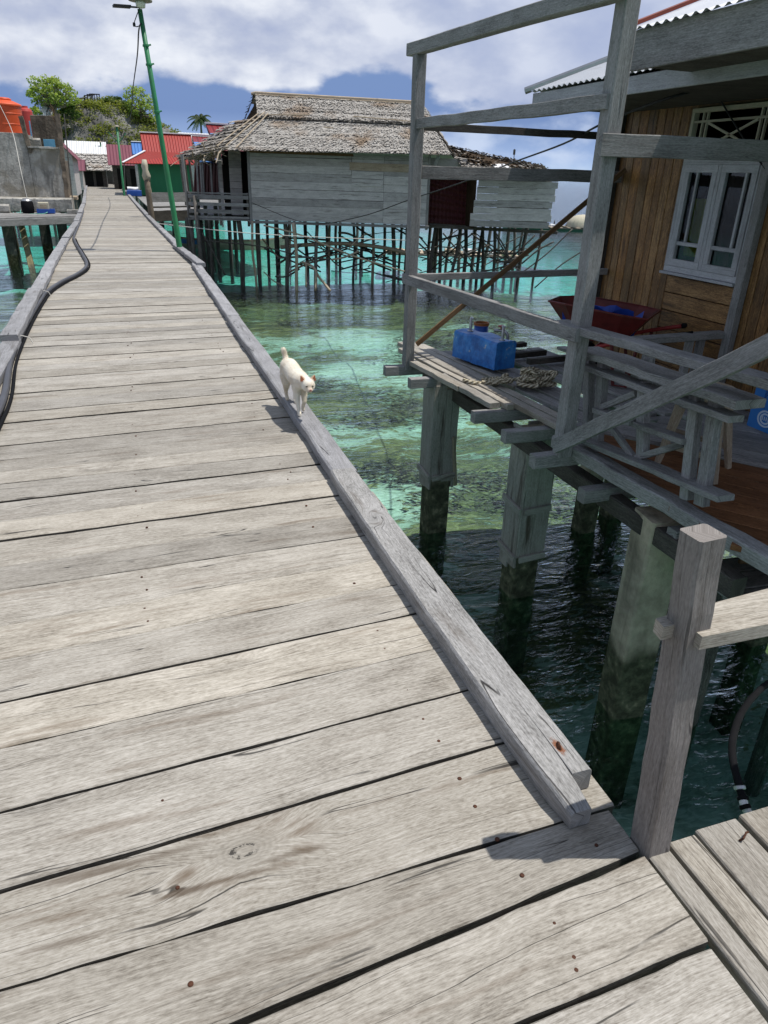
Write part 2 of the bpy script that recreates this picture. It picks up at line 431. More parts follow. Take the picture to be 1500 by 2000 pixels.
M['tarp'] = plain('blue plastic sheet', (.015, .05, .30), .4, .4, var=.25, nscale=6)
M['blue'] = plain('blue plastic', (.015, .075, .34), .4, .4, var=.2, nscale=6)
M['white'] = plain('white paint', (.72, .72, .72), .6, .3, var=.08, nscale=3)
M['stringw'] = plain('pale string', (.55, .53, .48), .8, .1, var=.1)
M['cable'] = plain('black cable', (.012, .012, .013), .6, .3, var=.2)
M['lampshade'] = plain('lamp shade enamel', (.30, .27, .20), .5, .3, var=.2, nscale=20)
M['bulb'] = plain('white bulb glass', (.75, .72, .62), .2, .5, var=.05)
M['limestone'] = plain('grey limestone', (.15, .145, .135), .95, .1, var=.75, nscale=1.2, bump=1.0)
M['interior'] = plain('dark interior', (.012, .011, .010), .9, .1)  # near black colour in place of the shade inside rooms and openings
def ropemat():
    m, t, b, o = mat('twisted cream rope')
    u, v, _ = t.sep(t.uv()); n = t.noise(t.pos(), 40, 3, .6)
    tw = t.math('SINE', t.math('ADD', t.math('MULTIPLY', u, 150.0), t.math('MULTIPLY', v, 175.0)))
    c = t.ramp(t.math('ADD', t.math('MULTIPLY', tw, .28), n), [(.2, (.16, .13, .085)), (.5, (.46, .40, .28)), (.8, (.62, .56, .42))])
    fin(t, b, c, .95, .05, t.bump(tw, .9, .006)); return m


M['rope'] = ropemat()
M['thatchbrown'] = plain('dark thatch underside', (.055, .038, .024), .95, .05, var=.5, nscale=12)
M['algae'] = plain('pale algae weed', (.35, .36, .30), .9, .1, var=.3)
def dim(c, f=.62): return tuple(x * f for x in c)


M['maroonroof'] = sheet('maroon roof', dim(srgb(140, 62, 72)), pitch=.22)
M['purpleroof'] = sheet('faded maroon roof', dim(srgb(146, 82, 92)), pitch=.22)
M['redroof'] = sheet('red roof', dim(srgb(196, 76, 66)), pitch=.16, var=.12)
M['blueroof'] = sheet('blue roof', dim(srgb(96, 150, 226)), pitch=.2, var=.1)
M['checkroof'] = sheet('red and blue checked roof', dim(srgb(160, 62, 66)), pitch=.2, var=.1, check=(1.05, 1.15, dim(srgb(108, 164, 236)), .15))
M['whiteroof'] = sheet('white roof', (.70, .70, .68), pitch=.2, var=.06)
M['maroonwall'] = sheet('dark maroon wall sheet', srgb(84, 42, 44), pitch=.12, var=.3, rust=srgb(70, 30, 28))
M['greenwall'] = sheet('green boards', dim(srgb(36, 120, 78), .8), pitch=50, var=.25, rough=.7)
M['zinc'] = sheet('zinc roof', (.62, .63, .65), rough=.42, metal=.35, pitch=50, var=.12, rust=(.40, .37, .34))
M['ridgered'] = plain('rust red ridge', (.22, .05, .03), .6, .3, var=.3)
M['leafgreen'] = leafmat('tree leaves', (.11, .16, .025), (.25, .33, .07), (.42, .48, .17))
M['leafdark'] = leafmat('dark leaves', (.02, .045, .012), (.055, .10, .025), (.12, .17, .05))
M['shrub'] = leafmat('shrub leaves', (.06, .075, .02), (.15, .18, .035), (.30, .31, .08))
M['palm'] = leafmat('palm leaves', (.015, .03, .012), (.04, .065, .02), (.09, .12, .045))
M['bark'] = plain('grey bark', (.16, .13, .10), .9, .1, var=.4, nscale=10, bump=.8)


def thatchmat():
    m, t, b, o = mat('weathered palm thatch')
    rn = t.attr(); u, v, _ = t.sep(t.uv())
    f = t.noise(t.comb(t.math('MULTIPLY', u, 90), t.math('MULTIPLY', v, 6), t.math('MULTIPLY', rn, 50)), 1, 3, .6)
    c = t.ramp(t.math('ADD', t.math('MULTIPLY', rn, .7), t.math('MULTIPLY', f, .3)), [(.0, (.15, .13, .11)), (.3, (.27, .25, .225)), (.65, (.36, .34, .31)), (1.0, (.47, .45, .42))])
    c = t.mix(t.rng(t.noise(t.pos(), .9, 4, .6), .52, .7), c, t.mix(1.0, c, (.72, .58, .46), 'MULTIPLY'))
    fin(t, b, c, .9, .1); return m


M['thatch'] = thatchmat()


def concrete(name, base, tide=None, dark=(.05, .048, .04), patch=None):
    m, t, b, o = mat(name)
    p = t.pos(); n = t.noise(p, 2.2, 6, .62); n2 = t.noise(p, 14, 4, .6); n3 = t.noise(p, .9, 3, .5)
    c = t.ramp(t.math('ADD', t.math('MULTIPLY', n, .7), t.math('MULTIPLY', n2, .3)), [(.34, tuple(x * .45 for x in base)), (.5, base), (.66, tuple(x * 1.5 for x in base))])
    x, y, z = t.sep(p)
    drip = t.noise(t.comb(t.math('MULTIPLY', x, 5), t.math('MULTIPLY', y, 5), t.math('MULTIPLY', z, .6)), 1, 4, .6)
    c = t.mix(t.math('MULTIPLY', t.rng(drip, .5, .68), .65), c, tuple(x * .3 for x in base))
    if patch: c = t.mix(t.rng(n3, .53, .62), c, patch)
    if tide is not None:
        zz = t.math('ADD', z, t.math('MULTIPLY', t.math('SUBTRACT', n, .5), .35))
        mk = t.rng(zz, tide - .08, tide + .10, 1, 0)
        crust = t.ramp(n2, [(.4, dark), (.6, tuple(x * 2.4 for x in dark)), (.72, (.26, .24, .15))])
        c = t.mix(mk, c, crust)
    fin(t, b, c, .92, .12, t.bump(t.math('ADD', n2, t.math('MULTIPLY', n, .7)), .8, .02)); return m


M['pileconc'] = concrete('weathered concrete pile', (.40, .34, .255), tide=-1.0, dark=(.05, .052, .032))
M['conc'] = concrete('grey cement render', (.36, .345, .31), patch=(.25, .23, .19))
M['concbrown'] = concrete('brown rough cement', (.15, .125, .095))
M['farconc'] = concrete('far concrete pile', (.10, .10, .088), tide=-1.15, dark=(.05, .045, .025))
M['bluepaint'] = plain('pale blue paint', srgb(110, 168, 196), .8, .1, var=.15, nscale=3)


def glass():
    m, t, b, o = mat('window glass')
    fin(t, b, (.012, .014, .012), .06, .5); return m


M['glass'] = glass()
M['curtain'] = plain('yellow green curtain', (.16, .19, .02), .8, .1, var=.4, nscale=6)


def watermat():
    m, t, b, o = mat('sea water'); t.n.remove(b)
    p = t.pos(); x, y, z = t.sep(p)
    wv1 = t.noise(t.comb(t.math('MULTIPLY', x, 1.6), t.math('MULTIPLY', y, 4.6), 0), 1, 4, .55, .8)
    wv2 = t.noise(t.comb(t.math('MULTIPLY', x, 7.0), t.math('MULTIPLY', y, 15.0), 2.0), 1, 3, .55, .6)
    wv3 = t.noise(t.comb(t.math('MULTIPLY', x, .35), t.math('MULTIPLY', y, 1.0), 7.0), 1, 3, .5, .3)
    h = t.math('ADD', t.math('ADD', t.math('MULTIPLY', wv1, .052), t.math('MULTIPLY', wv2, .019)), t.math('MULTIPLY', wv3, .13))
    bp = t.new('ShaderNodeBump'); bp.inputs['Strength'].default_value = 1.0; bp.inputs['Distance'].default_value = 1.0; t.put(bp.inputs['Height'], h)
    fr_ = t.new('ShaderNodeFresnel'); fr_.inputs['IOR'].default_value = 1.333; t.l.new(bp.outputs[0], fr_.inputs['Normal'])
    gl = t.new('ShaderNodeBsdfGlossy'); gl.inputs['Roughness'].default_value = .03; t.l.new(bp.outputs[0], gl.inputs['Normal']); gl.inputs['Color'].default_value = (1, 1, 1, 1)
    tr = t.new('ShaderNodeBsdfTransparent'); tr.inputs['Color'].default_value = (.95, 1, .99, 1)
    mx = t.new('ShaderNodeMixShader'); t.l.new(fr_.outputs[0], mx.inputs[0]); t.l.new(tr.outputs[0], mx.inputs[1]); t.l.new(gl.outputs[0], mx.inputs[2])
    t.l.new(mx.outputs[0], o.inputs[0])
    va = t.new('ShaderNodeVolumeAbsorption'); va.inputs['Color'].default_value = (.10, .90, .90, 1); va.inputs['Density'].default_value = .29
    t.l.new(va.outputs[0], o.inputs['Volume'])
    return m


M['water'] = watermat()


def seabedmat():
    m, t, b, o = mat('sand and coral seabed')
    p = t.pos(); x, y, z = t.sep(p)
    # the bed is seen through ripples: patches are ragged and drawn out sideways
    wob = t.noise(t.comb(t.math('MULTIPLY', x, 1.4), t.math('MULTIPLY', y, 4.0), 0), 1, 3, .6, col=True)
    wob2 = t.noise(t.comb(t.math('MULTIPLY', x, 5.0), t.math('MULTIPLY', y, 11.0), 3.0), 1, 2, .6, col=True)
    q = t.vmath('ADD', t.comb(x, y, 0), t.vmath('MULTIPLY', t.vmath('SUBTRACT', wob, (.5, .5, .5)), (1.5, .8, 0)))
    q = t.vmath('ADD', q, t.vmath('MULTIPLY', t.vmath('SUBTRACT', wob2, (.5, .5, .5)), (.55, .32, 0)))
    big = t.noise(t.vmath('MULTIPLY', q, (.34, .50, 1)), 1, 4, .6)
    mid = t.noise(t.vmath('MULTIPLY', q, (1.1, 1.9, 1)), 1, 5, .65)
    fin_ = t.noise(t.vmath('MULTIPLY', q, (5.5, 8.5, 1)), 1, 5, .7)
    sand = t.ramp(t.math('ADD', t.math('MULTIPLY', fin_, .6), t.math('MULTIPLY', mid, .4)), [(.36, (.16, .19, .13)), (.48, (.42, .44, .34)), (.62, (.76, .76, .66))])
    coral = t.ramp(t.math('ADD', t.math('MULTIPLY', fin_, .6), t.math('MULTIPLY', mid, .4)), [(.38, (.014, .018, .016)), (.46, (.06, .056, .028)), (.55, (.18, .155, .062)), (.66, (.40, .34, .16))])
    nearm = t.math('MULTIPLY', t.rng(y, 22, 27, 1, 0), t.rng(y, 2.0, 5.5, .45, 1))
    f = t.math('ADD', t.math('ADD', t.math('MULTIPLY', big, .62), t.math('MULTIPLY', mid, .38)), t.math('MULTIPLY', t.math('SUBTRACT', fin_, .5), .34))
    band = t.math('MULTIPLY', t.rng(y, 15.5, 18.5), t.rng(y, 21.0, 24.0, 1, 0))  # thicker dark cover by the thatched house: weed plus its shadow in colour
    off = t.math('ADD', t.math('MULTIPLY', nearm, .132), t.math('MULTIPLY', band, .06))
    cov = t.rng(f, t.math('SUBTRACT', .585, off), t.math('SUBTRACT', .632, off))
    c = t.mix(cov, sand, coral)
    fin(t, b, c, .95, .05); return m


M['seabed'] = seabedmat()

WATER = -1.5
# ------------------------------------------------------------------ setting: sea bed and water
DEPTH = [(0, .80), (4, .74), (7, .62), (11, .46), (16, .34), (22, .34), (26, .75), (40, .8), (90, .8), (150, 1.2), (400, 3), (7000, 8)]
def bed_z(x, y):
    d = lerp_tab(DEPTH, y) + max(0, x - 10 - max(0, 14 - y) * .4) * .10 + max(0, -x - 14) * .06
    n = noise.noise((x * .33, y * .45, 0)) * .5 + noise.noise((x * 1.1, y * 1.2, 4)) * .28 + noise.noise((x * 3.1, y * 3.3, 9)) * .10
    return WATER - max(.10, d * (1 - n * .55))


def lerp_tab(tab, y):
    if y <= tab[0][0]: return tab[0][1]
    for (a, b), (c, d) in zip(tab[:-1], tab[1:]):
        if y <= c: return b + (d - b) * (y - a) / (c - a)
    return tab[-1][1]


def grid_axis(a, b, dense_a, dense_b, step, grow):
    xs = []; x = dense_a
    while x <= dense_b: xs.append(x); x += step
    s = step; x = xs[-1]
    while x < b: s *= grow; x += s; xs.append(x)
    s = step; x = dense_a
    while x > a: s *= grow; x -= s; xs.insert(0, x)
    return xs


xs = grid_axis(-4500, 4500, -6, 16, .16, 1.22); ys = grid_axis(-300, 7500, 1, 24, .16, 1.18)
mb = MB(); nx = len(xs)
mb.v = [V((x, y, bed_z(x, y))) for y in ys for x in xs]
for j in range(len(ys) - 1):
    for i in range(nx - 1):
        a = j * nx + i; mb.f.append((a, a + 1, a + nx + 1, a + nx)); mb.uv.append([(0, 0)] * 4); mb.m.append(0); mb.r.append(0)
mb.build('seabed', M['seabed'], smooth=True, kind='structure')
mb = MB(); X0, X1, Y0, Y1, Zb = -4000, 4000, -250, 7000, -30
c8 = [V((x, y, z)) for z in (Zb, WATER) for y in (Y0, Y1) for x in (X0, X1)]
mb.v = c8; mb.f = [(0, 2, 3, 1), (4, 5, 7, 6), (0, 1, 5, 4), (2, 6, 7, 3), (0, 4, 6, 2), (1, 3, 7, 5)]
mb.uv = [[(0, 0)] * 4] * 6; mb.m = [0] * 6; mb.r = [0] * 6
mb.build('water', M['water'], kind='structure')

# living coral and weed in clumps on the reef flat: hard-edged, throwing its own shade
M['coral'] = leafmat('olive coral and weed', (.016, .017, .012), (.085, .074, .034), (.30, .26, .11), trans=.1)
cg = random.Random(101); mb = MB()
def clump(x, y, s):
    zb = bed_z(x, y); n_ = int(14 + 120 * s); tint = cg.uniform(-.22, .30)
    for _ in range(n_):
        a = cg.uniform(0, 2 * pi); q = cg.random() ** .6; px, py = x + cos(a) * q * s * 1.5, y + sin(a) * q * s; hgt = min(.16, s * .5) * (1 - q * q) * cg.uniform(.3, 1.1)
        p = V((px, py, min(zb + hgt, WATER - .06))); L = cg.uniform(.02, .075) * (.6 + s); d = (DU * cg.choice((-1, 1)) + V((cg.uniform(-.7, .7), cg.uniform(-.7, .7), cg.uniform(-.2, .35)))).normalized(); e = d.cross(V((cg.uniform(-.4, .4), cg.uniform(-.4, .4), 1))).normalized()
        rv = min(1, max(0, .42 + tint + .3 * (1 - q) * cg.random() + cg.uniform(-.3, .2)))
        mb.face([p - d * L, p + e * L * .34 - d * L * .3, p + d * L, p - e * L * .30 + d * L * .2], rnd=rv)


for _ in range(5200):
    x = cg.uniform(.8, 15); y = cg.uniform(4.2, 21.5)
    if noise.noise((x * .42, y * .62, 21)) + .45 * noise.noise((x * 1.3, y * 1.6, 5)) < .22 + cg.uniform(-.07, .06): continue
    if x > 9 and cg.random() < (x - 9) / 6: continue
    clump(x, y, cg.uniform(.10, .38))
for _ in range(1100):
    x = cg.uniform(-9, -1.2); y = cg.uniform(5, 31)
    if noise.noise((x * .42, y * .62, 21)) < .08 + cg.uniform(-.16, .12): continue
    clump(x, y, cg.uniform(.12, .40))
mb.build('coral_reef', M['coral'], label='olive and dark brown coral clumps and weed under the clear shallow water', cat='coral', kind='stuff')

# ------------------------------------------------------------------ boardwalk
XR = [(0, .90), (5, .89), (7.7, .92), (13, .98), (19, .85), (25.3, .68), (40, .40), (60, .07), (88, -1.1)]     # inner foot of the right kerb
XL = [(0, -.98), (5.4, -.99), (9.6, -1.05), (14.8, -1.17), (22.8, -1.23), (35, -1.5), (47, -1.92), (74, -2.79), (88, -3.2)]
GAPS = [(-.30, .02), (-.02, .03), (.22, .03), (.44, .035), (.666, .0366), (.852, .088), (1.072, .019), (1.33, .0676), (1.575, .0692), (1.817, .0627), (2.033, .0727), (2.265, .0627), (2.482, .0665), (2.734, .0458), (2.942, .0521), (3.187, .0586), (3.392, .0681), (3.626, .0611), (3.847, .0364), (4.03, .05), (4.236, .0534), (4.502, .0835), (4.72, .085), (4.944, .0902)]
rr = random.Random(11)
y = 4.944
while y < 87: y += rr.uniform(.19, .26); GAPS.append((y, .085 * max(0, 1 - (y - 5) / 20) + rr.uniform(-.012, .012)))
WIDE = {4: .007, 5: .012, 6: .005, 7: .008, 8: .006, 9: .003, 10: .009, 11: .003, 12: .004, 13: .006, 14: .003, 15: .008}


def plank(mb, a0, b0, a1, b1, xl, xr, g0, g1, z, th, rnd, mat=0, nsec=9, rough=.004):
    """one deck plank between gap lines y=a+b*x"""
    L, us = [], []; ph = rr.random() * 50
    for i in range(nsec + 1):
        x = xl + (xr - xl) * i / nsec
        e0 = g0 + rough * (noise.noise((x * 4, ph, 0)) + .5 * noise.noise((x * 13, ph, 3))); e1 = g1 + rough * (noise.noise((x * 4, ph, 7)) + .5 * noise.noise((x * 13, ph, 5)))
        y0 = a0 + b0 * x + e0; y1 = a1 + b1 * x - e1; zz = z + .002 * noise.noise((x * 2, ph, 1)); c = .004
        xe = x + (0.006 * noise.noise((ph, 1, 1)) if i in (0, nsec) else 0)
        L.append([V((xe, y0, zz - th)), V((xe, y0, zz - c)), V((xe, y0 + c, zz)), V((xe, (y0 + y1) / 2, zz + .0015)), V((xe, y1 - c, zz)), V((xe, y1, zz - c)), V((xe, y1, zz - th))])
        us.append(x)
    wd = abs(a1 - a0)
    vs = [-th, 0, .005, wd / 2, wd - .005, wd, wd + th, 2 * wd + 2 * th]
    mb.loops(L, us, vs, mat=mat, rnd=rnd, strip={0: 2, 5: 2, 6: 2})  # sides and bottom in dark wood: shade of the gaps put into colour


bw = thing('boardwalk', (0, 1, 0), 'long grey plank boardwalk over the sea with raised timber edges', 'boardwalk', kind='structure')
mb = MB()
for i in range(len(GAPS) - 1):
    (a0, b0), (a1, b1) = GAPS[i], GAPS[i + 1]
    ym = (a0 + a1) / 2
    g0 = WIDE.get(i, rr.choice((.004, .005, .008, .011, .015)) * (1 + min(ym, 25) * .06)); g1 = WIDE.get(i + 1, .003) * .4
    xr = lerp_tab(XR, ym) + .16 + rr.uniform(-.02, .02); xl = lerp_tab(XL, ym) - .17 + rr.uniform(-.03, .02)
    if ym < 1.0: xr = 1.035 if i == 5 else 1.035 - max(0, .68 - ym) * .06
    elif ym < 1.2: xr = 1.045
    elif ym < 1.4: xr = 1.06
    z = rr.uniform(-.006, .004) if ym > 3 else rr.uniform(-.003, .002)
    plank(mb, a0, b0, a1, b1, xl, xr, g0, g1, z, .05, rr.random(), mat=1 if i == 6 else 0, nsec=30 if ym < 6 else 6, rough=.006 if ym < 8 else .010)
for i in range(9): plank(mb, -2.4 + i * .2333, .02, -2.4 + (i + 1) * .2333, .02, -1.2, 1.035, .004, .003, 0, .05, rr.random(), nsec=6)
mb.build('deck_plank', [M['deck'], M['deckknot'], M['dark']], bw)

# kerb timbers: each length is its own part
def kerb(p0, p1, w, h, m, seg=10, jit=.004, label=None):
    k_ = MB(); k_.timber(p0, p1, w, h, seg=seg, jit=jit, ch=.009)
    return k_.build('kerb_beam', m, bw, label=label)


kb = MB()                                                   # nearest right length, split along its grain, the inner half broken off further out
def kerb_near():
    for (side, yend, rn_) in ((0, 1.062, .37), (1, 1.165, .37)):
        secs = []; N = 30; us = []
        for i in range(N + 1):
            y_ = yend + (3.41 - yend) * i / N; f = (y_ - 1.06) / 2.35
            xi = .884 - .010 * sin(f * 3) + RND.uniform(-.0015, .0015); xo = 1.024 - .01 * f + RND.uniform(-.002, .002)
            xm = .962 + .006 * noise.noise((y_ * 5, 1, 1)); op = .0022 * max(0, 1 - f * 5.5)
            zt = .072 + .0015 * noise.noise((y_ * 7, 0, 2)); c = .007
            if side == 0:
                k_ = max(0, (1.19 - y_) / .13); a_ = xi + .016 * k_ ** 1.5; b2 = xm - op + .003 * noise.noise((y_ * 60, 3, 3)) * k_; zt -= .018 * k_ ** 2
                secs.append([V((a_ + .002, y_, .003)), V((a_, y_, zt - c * 1.4)), V((a_ + c, y_, zt)), V((max(a_ + c, b2 - op), y_, zt)), V((max(a_ + c + .001, b2), y_, zt - op)), V((max(a_ + c + .001, b2), y_, .003))])
            else:
                secs.append([V((xm + op, y_, .003)), V((xm + op, y_, zt - op)), V((xm + 2 * op + .0002, y_, zt)), V((xo - c, y_, zt)), V((xo, y_, zt - c)), V((xo, y_, .003))])
            us.append(y_)
        kb.loops(secs, us, [0, .09, .10, .15, .16, .25, .33] if side == 0 else [.06, .15, .155, .20, .21, .30, .36], rnd=rn_)


kerb_near()
kb.build('kerb_beam', M['kerbknot'], bw, label='nearest kerb timber with a knot and a split broken end')
z_k = .0365
KR = [(3.38, 8.0), (8.03, 13.0), (12.55, 16.4), (16.45, 21.0), (21.05, 25.6), (25.7, 31), (31.1, 38), (38.1, 46), (46.1, 55), (55.2, 66), (66.2, 87)]
for i, (a, b) in enumerate(KR):
    o0 = .065 + rr.uniform(-.01, .01); dz = .0 if i else -.004
    p0 = V((lerp_tab(XR, a) + o0, a, z_k + dz)); p1 = V((lerp_tab(XR, b) + .065, b, z_k + rr.uniform(-.004, .006)))
    if i == 1: p0.x += .01
    if i == 2: p0 = V((1.10, 12.6, z_k + .04)); p1.x -= .03
    kerb(p0, p1, .138, .07, M['kerb'], seg=14 if i < 4 else 5)
KL = [(-2.4, 7.2, -.005), (7.08, 9.9, .055), (9.95, 13.2, .03), (13.25, 17.6, .02), (17.7, 20.3, .03), (20.4, 23.2, .02), (23.3, 27.0, .02), (27.6, 34, .02), (34.5, 43, .02), (43.5, 55, .02), (56, 70, .02), (70, 87, .02)]
for i, (a, b, dz) in enumerate(KL):
    kerb(V((lerp_tab(XL, a) - .085, a, z_k + dz)), V((lerp_tab(XL, b) - .085 + rr.uniform(-.02, .02), b, z_k + dz + rr.uniform(-.01, .01))), .15, .07, M['kerb'], seg=12 if i < 4 else 4)
# joists and piles below
for xj in (-.85, -.08, .71):
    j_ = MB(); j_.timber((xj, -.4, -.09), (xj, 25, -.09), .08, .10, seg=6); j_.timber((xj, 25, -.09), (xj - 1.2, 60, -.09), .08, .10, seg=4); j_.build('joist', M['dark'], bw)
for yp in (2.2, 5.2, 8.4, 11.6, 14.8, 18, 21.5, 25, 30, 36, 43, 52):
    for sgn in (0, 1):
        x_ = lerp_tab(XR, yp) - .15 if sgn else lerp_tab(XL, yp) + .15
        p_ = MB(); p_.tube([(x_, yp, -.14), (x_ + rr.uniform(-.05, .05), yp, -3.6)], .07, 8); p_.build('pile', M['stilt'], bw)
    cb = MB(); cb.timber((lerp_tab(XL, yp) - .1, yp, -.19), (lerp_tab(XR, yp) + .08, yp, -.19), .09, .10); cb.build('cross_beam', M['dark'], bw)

# rusty nail heads
NAILS = [(-.06, 1.19), (.70, 1.30), (.70, 1.20), (.71, 1.09), (.72, .98), (.73, .85), (.73, .77), (.72, .745), (-.05, .96), (-.09, 1.71), (-.09, 1.91), (.68, 1.80), (.69, 1.69), (.69, 1.55), (.70, 1.45), (.70, 2.03), (.69, 1.92), (-.08, 1.46), (-.10, 2.16), (.94, 1.0)]
for i in range(11, 40):
    a0, b0 = GAPS[i]; a1, b1 = GAPS[i + 1]
    for xj in (-.09, .69):
        for f in (.3, .72):
            if rr.random() < .62: NAILS.append((xj + rr.uniform(-.025, .025), a0 + b0 * xj + (a1 - a0) * f))
proto = None
for (x_, y_) in NAILS[:85]:
    if proto is None:
        nb = MB(); nb.lathe((0, 1, 0), [(.0001, .003), (.0038, .0026), (.0052, .001), (.0052, -.002)], 10, caps=False)
        nb.v = [p + V((0, 0, 0)) for p in nb.v]; proto = nb.build('nail', M['nail'], bw, smooth=False); proto.location = (x_, y_ - 1, .0)
        ORG[proto.name] = V((0, 1, 0))
    else:
        n_ = proto.copy(); COL.objects.link(n_); n_.location = (x_, y_ - 1, .0); s_ = rr.uniform(.75, 1.25); n_.scale = (s_, s_, 1)
nb = MB(); nb.tube([(.978, 1.25, .073), (.977, 1.256, .082), (.981, 1.268, .082), (.984, 1.276, .075)], .0035, 6); nb.build('bent_nail', M['nail'], bw)

# side deck
sd = thing('side_deck', (1.4, .5, 0), 'small grey plank deck joining the boardwalk at the lower right', 'deck', kind='structure')
mb = MB()
seams = [1.055, 1.125, 1.212, 1.352, 1.53, 1.72, 1.92, 2.12, 2.3]
for i in range(len(seams) - 1):
    a, b = seams[i], seams[i + 1]
    mb.timber(((a + b) / 2, -2.2, -.022 + rr.uniform(-.003, .003)), ((a + b) / 2 + rr.uniform(-.01, .01), .955 + rr.uniform(-.006, .006) + .02 * i / 6, -.022), b - a - .007, .035, seg=16, jit=.002, ch=.004)
mb.build('deck_plank', M['deck'], sd)
for y_ in (.86, .2):
    mb = MB(); mb.timber((1.1, y_, -.095), (2.3, y_, -.095), .07, .10); mb.build('joist', M['dark'], sd)
nb = MB(); nb.tube([(1.30, .905, -.003), (1.305, .90, .008), (1.325, .912, .009), (1.335, .915, .004)], .0028, 6); nb.build('bent_nail', M['nail'], sd)

# ------------------------------------------------------------------ near post with its rail board
gp = thing('railing', (1.05, .95, 0), 'square brown post with a flat rail board where the boardwalk meets the side deck', 'railing')
mb = MB(); mb.timber((1.098, .960, -.35), (1.018, .984, .875), .074, .074, up=(0, 1, 0), seg=14, jit=.0015, ch=.006, rnd=.21, w1=.066, h1=.066); mb.build('post', M['post'], gp)
PG = [(.970, .979), (1.025, .982), (1.025, .928), (1.3, .925), (1.7, .94), (2.6, .98), (2.6, 1.11), (1.7, 1.06), (1.3, 1.042), (1.013, 1.016), (.975, 1.012)]
mb = MB(); uvp = [(p[0], p[1]) for p in PG]
mb.face([(*p, .662) for p in PG], uvp, rnd=.6); mb.face([(*p, .629) for p in PG][::-1], uvp[::-1], rnd=.6)
for p, q_ in zip(PG, PG[1:] + PG[:1]): mb.face([(*p, .629), (*q_, .629), (*q_, .662), (*p, .662)], [(p[0] + p[1], 0), (q_[0] + q_[1], 0), (q_[0] + q_[1], .033), (p[0] + p[1], .033)], rnd=.6)
mb.build('rail', M['deck'], gp)

# ------------------------------------------------------------------ cat
def remesh(mb_, name, voxel, smooth_it, m, parent, loc):
    o = mb_.build(name, m, parent, smooth=True)
    md = o.modifiers.new('r', 'REMESH'); md.mode = 'VOXEL'; md.voxel_size = voxel
    ms = o.modifiers.new('s', 'SMOOTH'); ms.factor = .5; ms.iterations = smooth_it
    dg = bpy.context.evaluated_depsgraph_get(); me = bpy.data.meshes.new_from_object(o.evaluated_get(dg))
    o.modifiers.clear(); old = o.data; o.data = me; bpy.data.meshes.remove(old)
    if not me.materials: me.materials.append(m)
    for p in me.polygons: p.use_smooth = True
    return o


def catfur():
    m, t, b, o = mat('cream white fur')
    n = t.noise(t.pos(), 9, 3, .6); f = t.noise(t.vmath('MULTIPLY', t.pos(), (120, 50, 50)), 1, 3, .6)
    c = t.ramp(n, [(.35, (.62, .54, .42)), (.55, (.74, .68, .57)), (.7, (.78, .74, .65))])
    for sx_ in (-1, 1):                                  # tan ears and a tan smudge over the face
        dd = t.vmath('DISTANCE', t.pos(), (CX + KC * (.022 + sx_ * .045), CY - KC * .104, CZ + KC * .312))
        c = t.mix(t.rng(dd, .012, .036, .85, 0), c, (.42, .22, .11))
    dd = t.vmath('DISTANCE', t.pos(), (CX + KC * .023, CY - KC * .165, CZ + KC * .25))
    c = t.mix(t.rng(dd, .012, .045, .4, 0), c, (.52, .36, .24))
    fin(t, b, c, .85, .1, t.bump(f, .35, .004)); b.inputs['Sheen Weight'].default_value = .2
    return m


M['earpink'] = plain('ear inside', (.26, .095, .05), .8, .1, var=.3, nscale=60)
M['eye'] = plain('cat eye', (.035, .035, .02), .15, .5, var=.2)
M['nosepink'] = plain('cat nose', (.42, .17, .14), .5, .3, var=.1)
CX, CY, CZ = .945, 4.36, .0725
cat = thing('cat', (CX, CY, CZ), 'cream white cat with raised short tail walking along the boardwalk edge', 'cat')


KC = .88
M['fur'] = catfur()
def C3(x, y, z): return V((CX + x * KC, CY + y * KC, CZ + z * KC))


def blob(mb_, c, r, n=12):
    L = []
    for i in range(1, n):
        a = pi * i / n - pi / 2
        L.append([C3(c[0] + r[0] * cos(a) * cos(b), c[1] + r[1] * cos(a) * sin(b), c[2] + r[2] * sin(a)) for b in [2 * pi * k / 14 for k in range(14)]])
    mb_.loops(L, [0] * len(L), [0] * 15, rnd=0)


def chain(mb_, pts, n=12):
    mb_.tube([C3(*p[:3]) for p in pts], [p[3] * KC for p in pts], n, rnd=0)


cm = MB()
chain(cm, [(-.005, .52, .245, .030), (-.005, .50, .25, .052), (-.004, .45, .258, .066), (0, .36, .258, .064), (0, .26, .248, .064), (0, .16, .242, .066), (.004, .08, .245, .066), (.008, .02, .25, .056), (.014, -.045, .262, .046), (.02, -.10, .262, .040)], 16)
blob(cm, (.022, -.115, .258), (.050, .050, .046))                       # skull
blob(cm, (.006, -.135, .244), (.024, .022, .020)); blob(cm, (.040, -.135, .244), (.024, .022, .020))   # cheeks
blob(cm, (.024, -.16, .236), (.022, .022, .018))                        # muzzle
blob(cm, (.023, -.135, .272), (.024, .03, .018))                        # brow
for sx_ in (-1, 1):                                                      # ears
    bx_ = .022 + sx_ * .034
    chain(cm, [(bx_ - sx_ * .004, -.105, .285, .022), (bx_ + sx_ * .006, -.104, .306, .016), (bx_ + sx_ * .016, -.103, .332, .004)], 10)
blob(cm, (-.028, .07, .215), (.032, .05, .065)); blob(cm, (.034, .08, .215), (.032, .05, .065))        # shoulders
blob(cm, (-.034, .44, .225), (.036, .065, .075)); blob(cm, (.030, .42, .225), (.036, .065, .075))      # thighs
chain(cm, [(-.024, .07, .19, .030), (-.026, .055, .13, .022), (-.025, .03, .075, .0155), (-.022, .012, .03, .014), (-.021, .0, .014, .016), (-.021, -.018, .011, .014)])
chain(cm, [(.034, .08, .19, .030), (.032, .07, .13, .022), (.03, .055, .085, .0155), (.027, .085, .045, .014), (.025, .085, .024, .015), (.025, .068, .017, .013)])
